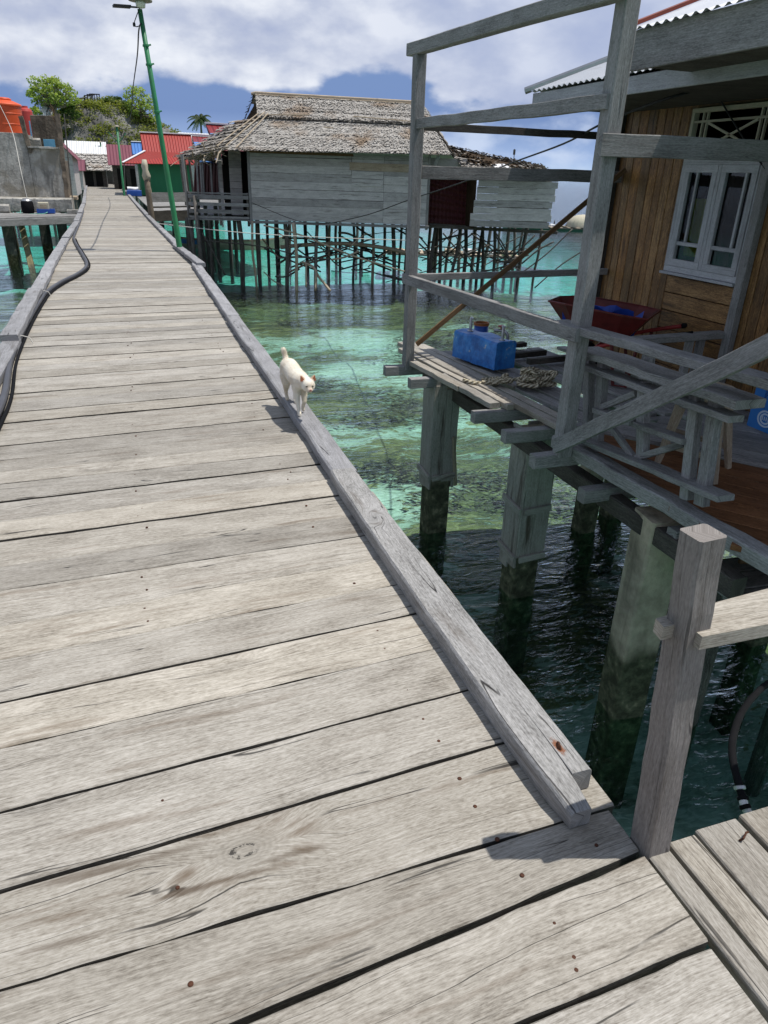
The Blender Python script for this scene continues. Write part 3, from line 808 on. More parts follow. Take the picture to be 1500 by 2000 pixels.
chain(cm, [(-.036, .43, .20, .046), (-.036, .39, .14, .032), (-.032, .43, .085, .019), (-.03, .455, .065, .0165), (-.027, .44, .022, .0145), (-.027, .425, .013, .016), (-.027, .405, .011, .014)])
chain(cm, [(.030, .40, .20, .044), (.030, .34, .14, .030), (.026, .36, .085, .018), (.026, .375, .06, .016), (.022, .35, .02, .0145), (.022, .33, .013, .016), (.022, .315, .011, .014)])
chain(cm, [(-.006, .50, .285, .026), (-.012, .525, .315, .021), (-.016, .53, .345, .020), (-.024, .527, .37, .021), (-.034, .518, .383, .016)])
body = remesh(cm, 'cat_body', .0065, 4, M['fur'], cat, None)
fu = MB(); fg = random.Random(3); org_ = ORG[body.name]
for p_ in body.data.polygons:
    if fg.random() < .75:
        c_ = p_.center + org_; nn_ = p_.normal; back = V((0, 1, -.25)); d_ = (nn_ * .55 + (back - nn_ * back.dot(nn_)) * .9 + V((fg.uniform(-.3, .3), fg.uniform(-.3, .3), fg.uniform(-.3, .3)))).normalized(); sd_ = d_.cross(nn_)
        if sd_.length < .05: continue
        sd_ = sd_.normalized() * .0011; ln_ = fg.uniform(.007, .013) * (.55 if c_.z < CZ + .08 or c_.y < CY - .06 else 1)
        fu.face([c_ - sd_, c_ + sd_, c_ + d_ * ln_], rnd=fg.random())
fu.build('fur', M['fur'], cat)
for sx_ in (-1, 1):
    e_ = MB(); bx_ = .022 + sx_ * .036
    e_.face([C3(bx_ - sx_ * .016, -.126, .291), C3(bx_ + sx_ * .021, -.122, .290), C3(bx_ + sx_ * .0155, -.110, .329)]); e_.face([C3(bx_ - sx_ * .016, -.124, .291), C3(bx_ + sx_ * .0155, -.108, .329), C3(bx_ + sx_ * .021, -.120, .290)])
    e_.build('inner_ear', M['earpink'], cat)
    e_ = MB(); cx_ = .023 + sx_ * .021
    L = []
    for i in range(1, 6):
        a = pi * i / 6 - pi / 2; L.append([C3(cx_ + .0085 * cos(a) * cos(b), -.1595 + .005 * cos(a) * sin(b), .2615 + .0045 * sin(a)) for b in [2 * pi * k / 10 for k in range(10)]])
    e_.loops(L, [0] * 5, [0] * 11, rnd=0); e_.build('eye', M['eye'], cat, smooth=True)
e_ = MB(); L = []
for i in range(1, 6):
    a = pi * i / 6 - pi / 2; L.append([C3(.024 + .0085 * cos(a) * cos(b), -.181 + .005 * cos(a) * sin(b), .2405 + .0055 * sin(a)) for b in [2 * pi * k / 10 for k in range(10)]])
e_.loops(L, [0] * 5, [0] * 11, rnd=0); e_.build('nose', M['nosepink'], cat, smooth=True)
e_ = MB(); e_.tube([C3(.012, -.175, .229), C3(.024, -.181, .2285), C3(.036, -.175, .229)], .0016, 5); e_.build('mouth', M['earpink'], cat)

# ------------------------------------------------------------------ hoses
def spline(pts, k=8):
    pts = [V(p) for p in pts]; out = []
    for i in range(len(pts) - 1):
        p0, p1, p2, p3 = pts[max(i - 1, 0)], pts[i], pts[i + 1], pts[min(i + 2, len(pts) - 1)]
        for j in range(k):
            t = j / k; out.append(.5 * ((2 * p1) + (p2 - p0) * t + (2 * p0 - 5 * p1 + 4 * p2 - p3) * t * t + (3 * p1 - p0 - 3 * p2 + p3) * t ** 3))
    return out + [pts[-1]]


hz = .032
hp = thing('water_hose', (-.95, 6, 0), 'thick dark grey water hose lying along the left edge of the boardwalk', 'hose')
HP = [V((-.93, -2.3, hz)), V((-.93, 2.5, hz)), V((-.93, 4.6, hz)), V((-.94, 5.4, hz)), at_z(22, 700, hz), at_z(52, 632, hz), at_z(80, 585, hz), at_z(92, 570, hz), at_z(118, 552, hz), at_z(150, 536, hz), at_z(167, 523, hz), at_z(169, 512, hz), at_z(160, 495, hz), at_z(149, 477, hz), at_z(144, 465, hz), at_z(147, 455, hz), at_z(153, 441, hz), at_z(158, 428, hz), at_z(163, 412, hz)]
mb = MB(); mb.tube(spline(HP, 8), .026, 12); mb.build('hose_tube', M['hose'], hp, smooth=True)
hp2 = [p + V((.042, .0, -.012)) for p in HP[:-4]]
mb = MB(); mb.tube(spline(hp2, 8), .013, 8); mb.build('thin_hose', M['black'], hp, smooth=True)
for pp in (at_z(52, 662, .05), at_z(90, 572, .05)):
    mb = MB(); mb.tube([pp + V((-.11, .02, .03)), pp + V((-.03, 0, .03)), pp + V((.03, -.01, .012)), pp + V((.05, -.02, -.035))], .005, 6); mb.build('wire_tie', M['stringw'], hp)
hr = thing('drain_hose', (1.49, 1.04, -.1), 'black hose with white pipe joint curving up beside the side deck', 'hose')
H2 = [at_y(1463, 1590, 1.02), at_y(1450, 1556, 1.06), at_y(1440, 1520, 1.1), at_y(1431, 1480, 1.16), at_y(1432, 1440, 1.24), at_y(1447, 1395, 1.34), at_y(1475, 1357, 1.45), at_y(1510, 1330, 1.56), at_y(1570, 1315, 1.7)]
H2 = [V((1.52, .9, -.2))] + H2
sp = spline(H2, 8)
mb = MB(); mb.tube(sp[12:], .0115, 10); mb.build('hose_tube', M['black'], hr, smooth=True)
mb = MB(); mb.tube(sp[0:17], .0120, 10); mb.build('pipe_joint', M['pvc'], hr, smooth=True)
for a_ in (10, 15, 20):
    mb = MB(); d_ = (sp[a_ + 1] - sp[a_]).normalized(); mb.lathe(sp[a_], [(.0125, -.006), (.016, -.004), (.016, .004), (.0125, .006)], 14, axis=d_); mb.build('hose_clamp', M['black'] if a_ != 20 else M['galv'], hr)

# ------------------------------------------------------------------ wooden house on the right with its veranda
def glass2():
    m, t, b, o = mat('window pane glass'); t.n.remove(b)
    fr_ = t.new('ShaderNodeFresnel'); fr_.inputs['IOR'].default_value = 1.5
    gl = t.new('ShaderNodeBsdfGlossy'); gl.inputs['Roughness'].default_value = .02
    tr = t.new('ShaderNodeBsdfTransparent'); tr.inputs['Color'].default_value = (.75, .8, .76, 1)
    mx = t.new('ShaderNodeMixShader'); t.l.new(fr_.outputs[0], mx.inputs[0]); t.l.new(tr.outputs[0], mx.inputs[1]); t.l.new(gl.outputs[0], mx.inputs[2]); t.l.new(mx.outputs[0], o.inputs[0])
    return m


M['pane'] = glass2()
HX = 4.2
house = thing('wooden_house', (HX, 4, -.05), 'brown wooden stilt house with a grey timber veranda and zinc roof at the right', 'house')


def part(name, m, parent, *timbers, **kw):
    b_ = MB()
    for tb in timbers:
        a, c, w_, h_ = tb[:4]; o_ = tb[4] if len(tb) > 4 else {}
        b_.timber(a, c, w_, h_, **o_)
    return b_.build(name, m, parent, **kw)


# wall of vertical boards, horizontal boards below the window
mb = MB()
y_ = 5.98
while y_ > .6:
    wd = rr.uniform(.085, .12)
    if not (4.25 < y_ - wd / 2 < 5.10):
        mb.timber((HX + .012 + rr.uniform(-.004, .004), y_ - wd / 2, -.05), (HX + .012, y_ - wd / 2, 2.42), wd - .006, .022, up=(1, 0, 0), seg=8, jit=.0015, ch=.004)
    y_ -= wd
mb.build('wall', M['wallbrown'], house)
mb = MB(); z_ = -.05
while z_ < .84:
    wd = min(rr.uniform(.13, .17), .862 - z_)
    mb.timber((HX + .016, 5.11, z_ + wd / 2), (HX + .016, 4.26, z_ + wd / 2), .022, wd - .006, seg=5, jit=.001, ch=.004); z_ += wd
mb.build('panel_wall', M['wallbrown'], house)
mb = MB(); z_ = 2.02
while z_ < 2.4: mb.timber((HX + .016, 5.11, z_ + .06), (HX + .016, 4.26, z_ + .06), .022, .114, seg=4, ch=.004); z_ += .12
mb.build('upper_panel', M['wallbrown'], house)
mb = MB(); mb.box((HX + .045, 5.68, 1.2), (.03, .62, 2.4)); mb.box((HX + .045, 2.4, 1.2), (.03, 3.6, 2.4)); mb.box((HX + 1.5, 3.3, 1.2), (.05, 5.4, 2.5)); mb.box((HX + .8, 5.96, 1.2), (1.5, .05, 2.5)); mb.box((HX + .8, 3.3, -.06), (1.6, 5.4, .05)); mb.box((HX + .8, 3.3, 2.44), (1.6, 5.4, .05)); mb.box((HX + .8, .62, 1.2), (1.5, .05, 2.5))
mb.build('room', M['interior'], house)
part('corner_post', M['dark'], house, ((HX - .012, 6.0, -.05), (HX - .012, 6.0, 2.3), .06, .06))
part('door_post', M['timber'], house, ((HX - .035, 4.235, -.05), (HX - .035, 4.235, 2.3), .075, .06, dict(seg=8, jit=.001)))
# window
win = MB()
for a, c in (((5.09, .875), (4.27, .875)), ((5.09, 1.655), (4.27, 1.655))): win.timber((HX - .012, a[0], a[1]), (HX - .012, c[0], c[1]), .06, .045)
for yy_ in (5.075, 4.285): win.timber((HX - .012, yy_, .897), (HX - .012, yy_, 1.633), .058, .045)
win = win.build('window', M['whitewood'], house)
for (ya, yb, flip) in ((5.05, 4.70, 0), (4.66, 4.31, 1)):
    ib = MB(); st = .052
    for zz in (.925, 1.607): ib.timber((HX - .03, ya, zz), (HX - .03, yb, zz), .03, st)
    for yy_ in (ya - st / 2, yb + st / 2): ib.timber((HX - .03, yy_, .951), (HX - .03, yy_, 1.581), .031, st, up=(0, 1, 0))
    ym_ = ya - .135 if not flip else yb + .11
    ib.timber((HX - .026, ym_, 1.085), (HX - .026, ym_, 1.581), .022, .02, up=(0, 1, 0)); ib.timber((HX - .026, ya - st, 1.07), (HX - .026, yb + st, 1.07), .024, .028)
    sash = ib.build('sash', M['whitewood'], win)
    gb = MB(); gb.face([(HX - .02, ya - st, .95), (HX - .02, yb + st, .95), (HX - .02, yb + st, 1.582), (HX - .02, ya - st, 1.582)]); gb.build('pane', M['pane'], win)
part('mullion', M['whitewood'], win, ((HX - .02, 4.68, .9), (HX - .02, 4.68, 1.63), .05, .035, dict(up=(0, 1, 0))))
part('sill', M['whitewood'], win, ((HX - .035, 5.10, .842), (HX - .035, 4.28, .842), .075, .02))
cb = MB(); L = []
for i in range(25):
    yy_ = 4.98 - .2 * i / 24; xx_ = HX + .03 + .010 * sin(i * 1.7); L.append([V((xx_, yy_, .98)), V((xx_, yy_, 1.40))])
cb.loops(L, [0] * 25, [0, 1, 2], closed=False, caps=False); cb.build('curtain', M['curtain'], win)
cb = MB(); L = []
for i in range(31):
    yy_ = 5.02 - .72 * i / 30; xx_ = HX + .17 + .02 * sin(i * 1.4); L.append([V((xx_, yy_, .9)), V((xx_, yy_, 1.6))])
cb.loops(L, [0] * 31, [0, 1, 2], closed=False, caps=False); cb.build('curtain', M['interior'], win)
tr_ = MB(); za, zb, ya, yb = 1.72, 2.0, 5.10, 4.27
for zz in (za, zb): tr_.timber((HX - .012, ya, zz), (HX - .012, yb, zz), .05, .03)
for yy_ in (ya - .015, yb + .015): tr_.timber((HX - .012, yy_, za + .015), (HX - .012, yy_, zb - .015), .05, .03, up=(0, 1, 0))
zt_ = zb - .075
tr_.timber((HX - .014, ya - .03, zt_), (HX - .014, yb + .03, zt_), .022, .016)
for yy_ in (4.99, 4.945, 4.42, 4.375): tr_.timber((HX - .013, yy_, za + .015), (HX - .013, yy_, zb - .015), .02, .014, up=(0, 1, 0))
for (p, q2) in (((4.93, za + .02), (4.44, zt_ - .01)), ((4.93, zt_ - .01), (4.44, za + .02))): tr_.timber((HX - .016, p[0], p[1]), (HX - .016, q2[0], q2[1]), .014, .016)
tr_.build('transom', M['cream'], house)

# lower zinc roof with hip
def corr(mb_, e0, e1, r0, r1, pitch=.076, amp=.009, nv=6, th=.0):
    """corrugated sheet: eave e0-e1, top r0-r1; corrugations run up the slope"""
    e0, e1, r0, r1 = map(V, (e0, e1, r0, r1)); n = max(8, int((e1 - e0).length / pitch * 6)); nm = (e1 - e0).cross(r0 - e0).normalized()
    if nm.z < 0: nm = -nm
    L = []
    for j in range(nv + 1):
        t = j / nv; row = []
        for i in range(n + 1):
            s_ = i / n; p = (e0.lerp(e1, s_)).lerp(r0.lerp(r1, s_), t); row.append(p + nm * (amp * sin(2 * pi * s_ * (e1 - e0).length / pitch) + .004 * noise.noise((p.x * 3, p.y * 3, 1))))
        L.append(row)
    mb_.loops(L, [j * .3 for j in range(nv + 1)], [i * .01 for i in range(n + 1)], closed=False, caps=False)


SL = .44; rc = V((3.28, 6.07, 2.155))
mb = MB(); corr(mb, (rc.x, rc.y, rc.z), (rc.x, 2.2, rc.z), (rc.x + 1.7, rc.y - 1.7, rc.z + SL * 1.7), (rc.x + 1.7, 2.2, rc.z + SL * 1.7))
roof = mb.build('roof', M['zinc'], house, smooth=True)
mb = MB(); corr(mb, (rc.x, rc.y, rc.z), (rc.x + 5, rc.y, rc.z), (rc.x + 1.7, rc.y - 1.7, rc.z + SL * 1.7), (rc.x + 3.3, rc.y - 1.7, rc.z + SL * 1.7))
mb.build('roof_side', M['zinc'], roof, smooth=True)
mb = MB(); mb.tube([rc + V((-.02, .02, .004)), rc + V((1.7, -1.7, SL * 1.7 + .02))], .028, 8); mb.build('hip_cap', M['galv'], roof)
part('fascia', M['whitewood'], roof, ((rc.x + .035, 6.03, 2.085), (rc.x + .035, 2.4, 2.085), .025, .105, dict(seg=8, jit=.002)))
part('end_fascia', M['timber'], roof, ((rc.x + .05, 6.03, 2.085), (6.5, 6.03, 2.085), .025, .10))
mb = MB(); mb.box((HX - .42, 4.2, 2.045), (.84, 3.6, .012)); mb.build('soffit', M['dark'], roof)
# porch roof in front of it
PX, PY, PZ, PS = 2.86, 4.15, 2.285, .38
mb = MB(); corr(mb, (PX, PY + .02, PZ), (PX, .9, PZ), (PX + 2.2, PY + .02, PZ + PS * 2.2), (PX + 2.2, .9, PZ + PS * 2.2))
porch = mb.build('porch_roof', M['zinc'], house, smooth=True)
part('fascia', M['timber'], porch, ((PX + .045, PY, 2.185), (PX + .045, .9, 2.185), .025, .20, dict(seg=8, jit=.002)))
mb = MB(); mb.timber((PX - .01, PY + .035, PZ + .02), (PX + 2.2, PY + .035, PZ + .02 + PS * 2.2), .06, .022); mb.build('verge_cap', M['ridgered'], porch)
mb = MB(); mb.timber((PX + .03, PY + .012, PZ - .03), (PX + 2.2, PY + .012, PZ - .03 + PS * 2.2), .02, .05); mb.build('barge_board', M['timber'], porch)
mb = MB(); mb.box((PX + .72, 2.55, 2.11), (1.3, 3.15, .012)); mb.build('soffit', M['dark'], porch)  # dark sheet added below the zinc to deepen the shade underneath

# veranda frame
part('veranda_post', M['timber'], house, ((2.235, 5.86, -.06), (2.225, 5.86, 2.32), .085, .085, dict(up=(0, 1, 0), seg=14, jit=.0015)))
part('veranda_post', M['timber'], house, ((2.385, 3.53, -.03), (2.395, 3.53, 3.3), .09, .09, dict(up=(0, 1, 0), seg=16, jit=.0015)))
T4 = dict(seg=10, jit=.003)
part('veranda_beam', M['timber'], house, ((2.205, 6.0, 2.362), (2.36, 2.6, 2.30), .075, .085, T4))
part('veranda_beam', M['timber'], house, ((2.215, 5.90, 1.862), (2.345, 3.50, 1.86), .035, .07, T4))
part('veranda_beam', M['dark'], house, ((2.28, 5.86, 1.845), (HX - .02, 5.9, 1.85), .04, .055, T4))
part('veranda_beam', M['timber'], house, ((2.28, 5.86, 1.525), (HX - .02, 5.9, 1.54), .035, .095, T4))
part('veranda_beam', M['timber'], house, ((2.30, 3.46, 1.665), (HX - .02, 3.50, 1.68), .035, .105, T4))
part('handrail', M['timber'], house, ((2.28, 5.86, .725), (HX - .02, 5.9, .745), .045, .055, T4))
part('handrail', M['timber'], house, ((2.205, 5.95, .705), (2.335, 3.46, .715), .045, .08, T4))
part('handrail', M['timber'], house, ((2.36, 3.70, .735), (2.66, 1.6, .735), .11, .045, T4))
part('brace', M['timber'], house, ((2.32, 3.52, .035), (2.32, 1.55, 1.335), .028, .085, T4))
part('batten', M['rust'], house, ((2.285, 5.80, .17), (HX - .03, 5.83, 1.60), .018, .042, dict(seg=6, jit=.001)))

# floor framing and boards
for (y_, x0, zt, m_) in ((5.87, 2.02, -.02, 'timber'), (5.43, 2.09, -.02, 'timber'), (4.46, 2.22, -.02, 'timber'), (4.02, 2.24, -.02, 'timber'), (3.56, 2.20, -.02, 'timber'), (3.21, 2.34, -.115, 'timber'), (2.65, 2.53, -.13, 'timber')):
    part('joist', M[m_], house, ((x0, y_, zt - .045), (HX, y_ + rr.uniform(-.03, .03), zt - .045), .075, .085, dict(seg=10, jit=.003)))
part('bearer', M['dark'], house, ((2.50, 6.05, -.165), (2.57, 2.2, -.235), .09, .11, dict(seg=8, jit=.003)))
part('bearer', M['dark'], house, ((3.85, 6.05, -.165), (3.85, 1.4, -.195), .09, .11))
part('edge_beam', M['timber'], house, ((2.47, 3.72, -.01), (2.60, 1.7, -.03), .10, .08, dict(seg=14, jit=.004)))
mb = MB()
FP = [((2.255, 5.98), (2.345, 4.95), .075, .022), ((2.335, 5.35), (2.40, 4.48), .085, .02), ((2.345, 6.35), (2.50, 4.42), .06, .018), ((2.415, 6.55), (2.60, 3.86), .075, .03), ((2.47, 6.6), (2.56, 5.2), .05, .012), ((2.535, 6.6), (2.72, 4.0), .08, .012), ((2.61, 6.5), (2.80, 4.9), .07, .01)]
for a, c, wd, zt in FP: mb.timber((*a, zt - .018), (*c, zt - .018), wd, .04, seg=12, jit=.003)
mb.build('platform_board', M['deck'], house)
mb = MB()
x_ = 2.82
while x_ < HX - .1:
    wd = rr.uniform(.11, .17); y0 = 6.35 - rr.uniform(0, .25); y1 = 3.85 + rr.uniform(-.1, .2)
    if rr.random() < .86: mb.timber((x_ - .07, y0, -.012 + rr.uniform(-.004, .004)), (x_ + .09, y1, -.012), wd - .02, .03, seg=10, jit=.003)
    x_ += wd
mb.build('platform_floor', M['timber'], house)
fd = V((.60, -.80, 0)).normalized(); fn = V((.80, .60, 0)).normalized(); f0 = V((2.87, 3.68, 0))
mb = MB()
for k_ in range(0, 9):
    c_ = f0 - fn * (.07 + k_ * .13)
    t0 = max((2.54 - c_.x) / fd.x, (3.72 - c_.y) / fd.y) if True else 0
    t1 = (.9 - c_.y) / fd.y
    if t1 > t0 + .2: mb.timber(c_ + fd * t0 + V((0, 0, -.016)), c_ + fd * t1 + V((0, 0, -.016)), .126, .03, seg=8, jit=.001, ch=.003)
mb.build('veranda_floor', M['floorbrown'], house)
mb = MB()
for k_ in range(0, 12):
    c_ = f0 + fn * (.10 + k_ * .2); t1 = min((.9 - c_.y) / fd.y, (HX - .08 - c_.x) / fd.x); t0 = (3.86 - c_.y) / fd.y
    if t1 > t0 + .2: mb.timber(c_ + fd * t0 + V((0, 0, .008)), c_ + fd * t1 + V((0, 0, .008)), .19, .03, seg=8, jit=.002)
mb.build('veranda_floor', M['timber'], house)

# balustrade of the veranda
BX = 2.56
bal = MB()
def bx(px, py, dx=0): p = at_x(px, py, BX); p.x += dx; return p
bal.timber(bx(1146, 684), bx(1466, 790), .17, .042, seg=14, jit=.004)
bal = bal.build('balustrade', M['timber'], house, label='weathered grey timber balustrade with a thick worn top board')
part('rail', M['timber'], bal, (bx(1146, 712, -.03), bx(1448, 818, -.03), .09, .032, dict(seg=10, jit=.002)))
part('rail', M['timber'], bal, (bx(1150, 857, -.03), bx(1428, 972, -.03), .10, .03, dict(seg=10, jit=.003)))
part('rail', M['timber'], bal, (bx(1252, 828, -.02), bx(1348, 862, -.02), .07, .03))
part('rail', M['timber'], bal, (bx(1172, 800, -.02), bx(1245, 826, -.02), .07, .03))
for (a, c, wd) in (((1152, 694), (1148, 866), .055), ((1179, 703), (1166, 880), .06), ((1258, 745), (1255, 892), .06), ((1361, 772), (1341, 974), .06), ((1400, 782), (1370, 986), .065)):
    part('baluster', M['timber'], bal, (bx(*c), bx(*a), .05, wd, dict(up=(0, 1, 0), seg=6, jit=.0015)))
for (a, c) in (((1190, 825), (1240, 893)), ((1246, 894), (1340, 866)), ((1174, 797), (1246, 768))):
    part('strut', M['timber'], bal, (bx(*a, -.01), bx(*c, -.01), .03, .035))
for (a, c) in (((1222, 700), (1216, 775)), ((1300, 740), (1290, 800))):
    part('baluster', M['timber'], bal, (bx(*c, .16), bx(*a, .16), .045, .05, dict(up=(0, 1, 0))))
ir = MB(); ir.timber((3.36, 4.28, .475), (HX - .03, 4.30, .485), .10, .045); ir = ir.build('inner_rail', M['timber'], house)
for x_ in (3.5, 3.86, 3.96): part('baluster', M['timber'], ir, ((x_, 4.29, .02), (x_, 4.29, .452), .055, .045, dict(up=(0, 1, 0))))

# piles
def sq_pile(x, y, s_, z0, z1, m, name='pile', rz=0.0, w1=None):
    b_ = MB(); b_.timber((x, y, z0), (x, y, z1), s_, s_, up=(sin(rz), cos(rz), 0), seg=16, jit=.003, ch=.012, w1=w1, h1=w1); return b_.build(name, m, house)


pl1 = sq_pile(2.42, 5.5, .20, -3.2, -.11, M['pileconc']); pl2 = sq_pile(2.65, 4.28, .21, -3.2, -.13, M['pileconc']); sq_pile(2.62, 2.85, .215, -3.2, -.15, M['pileconc'], rz=.15)
for (x_, y_) in ((3.80, 5.1), (4.24, 5.3), (4.0, 3.2), (3.9, 1.9), (2.72, 1.5), (5.4, 4.2), (5.4, 5.8), (5.4, 2.2)): sq_pile(x_, y_, .17, -3.2, -.2, M['pileconc'])
M['clad'] = wood('flaking pale green cladding', (.165, .15, .13), (.31, .29, .255), (.42, .395, .355), stain=(.07, .05, .035), stain_amt=.9, var=.2, crack=.7, bump=.5, knot_amt=.1)
for (pl, x_, y_, s_, z0, zt) in ((pl1, 2.42, 5.5, .20, -1.02, -.11), (pl2, 2.65, 4.28, .21, -1.17, -.13)):
    mb = MB(); h_ = s_ / 2 + .012
    for (dx, dy, ux, uy) in ((-1, 0, 0, 1), (0, -1, 1, 0), (1, 0, 0, 1), (0, 1, 1, 0)):
        for k_, (o_, wd) in enumerate(((-.062, .115), (.058, .12))):
            zz = z0 + rr.uniform(-.10, .10)
            mb.timber((x_ + dx * h_ + ux * o_, y_ + dy * h_ + uy * o_, zz), (x_ + dx * h_ + ux * o_, y_ + dy * h_ + uy * o_, zt + rr.uniform(-.02, .02)), wd, .02, up=(dx, dy, 0), seg=8, jit=.002, ch=.003)
    mb.build('cladding', M['clad'], pl)
    for zz in ((z0 + .05, z0 + .45) if pl is pl2 else (z0 + .1,)):
        b_ = MB(); b_.timber((x_ - s_ / 2 - .035, y_ - .14, zz), (x_ - s_ / 2 - .035, y_ + .13, zz + .02), .018, .05); b_.timber((x_ - .1, y_ - s_ / 2 - .035, zz - .01), (x_ + .12, y_ - s_ / 2 - .035, zz + .01), .018, .05); b_.build('cleat', M['clad'], pl)
b_ = MB(); b_.timber((2.56, 5.38, -1.02), (2.50, 5.36, -.55), .02, .03); b_.build('loose_slat', M['palewood'], pl1)

# lower landing beside the post
ld = thing('landing', (3.1, 2.4, -.35), 'low grey plank landing below the brown veranda floor behind the near post', 'landing')
mb = MB()
for k_ in range(3): mb.timber((2.60 + k_ * .02, 2.23 + k_ * .15, -.34), (4.3, 2.23 + k_ * .15 - .1, -.34), .14, .035, seg=6, jit=.002)
mb.build('plank', M['timber'], ld)
b_ = MB(); b_.timber((2.80, 2.05, -.41), (2.80, 2.7, -.41), .08, .09); b_.timber((3.7, 2.0, -.41), (3.7, 2.7, -.41), .08, .09); b_.build('bearer', M['dark'], ld)
for x_ in (2.95, 3.7):
    b_ = MB(); b_.tube([(x_, 2.62, -.44), (x_, 2.62, -3.2)], .06, 8); b_.build('pile', M['stilt'], ld)
dw = MB(); p = V((2.98, 2.42, -.275)); dw.tube([p + V((-.14, .05, .0)), p + V((-.08, .03, .02)), p + V((0, 0, .012)), p + V((.10, -.03, .0)), p + V((.22, -.06, .01))], [.012, .035, .05, .05, .03], 9)
dw.v = [v + V([.012 * noise.noise(v * 25 + V((i, 0, 0))) for i in range(3)]) for v in dw.v]
dw.build('driftwood', M['rust'], label='brown broken piece of driftwood lying on the low landing', cat='driftwood', loc=p)

# loose things on the veranda
for (a, c, wd, h_, lb) in (((1032, 706), (1165, 694), .06, .05, 'dark loose timber offcut lying nearest the tall veranda post'), ((985, 696), (1064, 688), .06, .05, 'dark loose timber offcut beside the blue box'), ((984, 676), (1025, 672), .07, .04, 'short dark plank end sticking out behind the blue box')):
    p0, p1 = at_z(*a, .05), at_z(*c, .05)
    b_ = MB(); b_.timber(p0, p1, wd, h_, seg=6, jit=.002); b_.build('timber_offcut', M['dark'], label=lb, cat='timber', group='loose timbers on the platform', loc=p0)
# blue wrapped box
BA = V((2.66, 5.86, 0)); BB = V((2.80, 5.30, 0)); bd = (BB - BA).normalized(); bn = V((-bd.y, bd.x, 0)); bl = (BB - BA).length
def mblue():
    m, t, b, o = mat('blue wrapped box')
    p = t.pos(); n = t.noise(p, 10, 5, .6); n2 = t.noise(p, 26, 3, .5)
    c = t.ramp(n, [(.35, (.015, .10, .34)), (.55, (.025, .19, .55)), (.7, (.07, .28, .62))])
    c = t.mix(t.rng(n2, .60, .66), c, t.mix(t.rng(n, .55, .7), (.03, .16, .45), (.55, .57, .52)))
    fin(t, b, c, .38, .5, t.bump(n, .6, .02)); return m


M['bluebox'] = mblue()
box = thing('blue_box', BA + bd * bl / 2 + bn * .11 + V((0, 0, .03)), 'bright blue taped box with metal pipe handles on the veranda platform', 'box')
mb = MB(); L = []; N = 14
for i in range(N + 1):
    t = i / N; c_ = BA + bd * (bl * t) + V((0, 0, .035)); H_ = .235 - .01 * sin(t * 9); ring = []
    for k_, (a, h_) in enumerate(((0, 0), (0, .08), (0, .16), (.004, .93), (.02, 1), (.10, 1.02), (.20, 1), (.22, .93), (.22, .5), (.22, 0))):
        hh = h_ * H_ if h_ > .2 else h_
        pt = c_ + bn * a + V((0, 0, hh)); pt += V([.006 * noise.noise(pt * 14 + V((q2 * 7, 0, 0))) for q2 in range(3)]); ring.append(pt)
    L.append(ring)
mb.loops(L, [i * .04 for i in range(N + 1)], [0, .08, .16, .22, .25, .33, .43, .46, .55, .7, .9])
mb.build('case', M['bluebox'], box)
for t, hgt in ((.14, .10), (.88, .10)):
    c_ = BA + bd * (bl * t) + bn * .12 + V((0, 0, .262))
    b_ = MB(); b_.tube(spline([c_ + V((0, 0, -.02)), c_ + V((0, 0, hgt * .7)), c_ + V((0, 0, hgt)) + bn * .01 - bd * .012, c_ + V((0, 0, hgt + .008)) - bd * .035 + bn * .03, c_ + V((0, 0, hgt)) - bd * .055 + bn * .06], 5), .0125, 9); b_.lathe(c_, [(.028, 0), (.028, .008), (.016, .012)], 10); b_.build('pipe_handle', M['galv'], box, smooth=True)
pc = at_z(929, 652, .02) if False else V((3.02, 6.05, 0))
pot = thing('paint_pot', pc, 'small blue pot with orange rim standing behind the blue box', 'pot')
b_ = MB(); b_.lathe(pc, [(.05, .0), (.062, .14), (.066, .17), (.066, .26), (.05, .26)], 16, caps=False); b_.lathe(pc, [(.0005, .02), (.05, .02)], 16, caps=False); b_.build('body', M['blue'], pot, smooth=True)
b_ = MB(); b_.lathe(pc, [(.060, .265), (.072, .265), (.072, .29), (.060, .29), (.060, .265)], 16, caps=False); b_.build('rim', plain('orange rim', (.30, .10, .03), .6), pot)
vp = V((3.20, 5.86, 0))
valve = thing('pipe_fitting', vp, 'galvanised pipe fitting with a red valve handle beside the small blue pot', 'pipe fitting')
b_ = MB(); b_.tube(spline([vp, vp + V((0, 0, .12)), vp + V((.0, .0, .2)), vp + V((-.03, .03, .235)), vp + V((-.1, .08, .235))], 5), .016, 8); b_.build('pipe', M['galv'], valve, smooth=True)
b_ = MB(); b_.lathe(vp + V((-.05, .04, .26)), [(.008, -.02), (.008, .012), (.034, .014), (.034, .024), (.0005, .026)], 8); b_.build('valve_handle', M['redpaint'], valve)
# rope heap
rc_ = V((2.78, 4.86, .02)); rg = random.Random(5); pts = []
for i in range(90):                                     # a dropped heap: loops thrown over each other, one arm trailing away
    a = i * .85 + rg.uniform(-.5, .5)
    if i < 60: c_, rad, hgt = rc_ + V((.13 + rg.uniform(-.03, .03), -.03 + rg.uniform(-.03, .03), 0)), rg.uniform(.05, .13), .02 + .13 * (i / 60) * rg.uniform(.4, 1)
    else: k_ = (i - 60) / 30; c_, rad, hgt = rc_ + V((-.05 - .16 * k_, .06 + .05 * k_, 0)), rg.uniform(.03, .085), .02 + .05 * (1 - k_) * rg.random()
    pts.append(c_ + V((cos(a) * rad * 1.15, sin(a) * rad, hgt)))
pts += [rc_ + V((-.27, .10, .015)), rc_ + V((-.33, .15, .012)), rc_ + V((-.36, .22, .012))]
b_ = MB(); sp_ = spline(pts, 8)
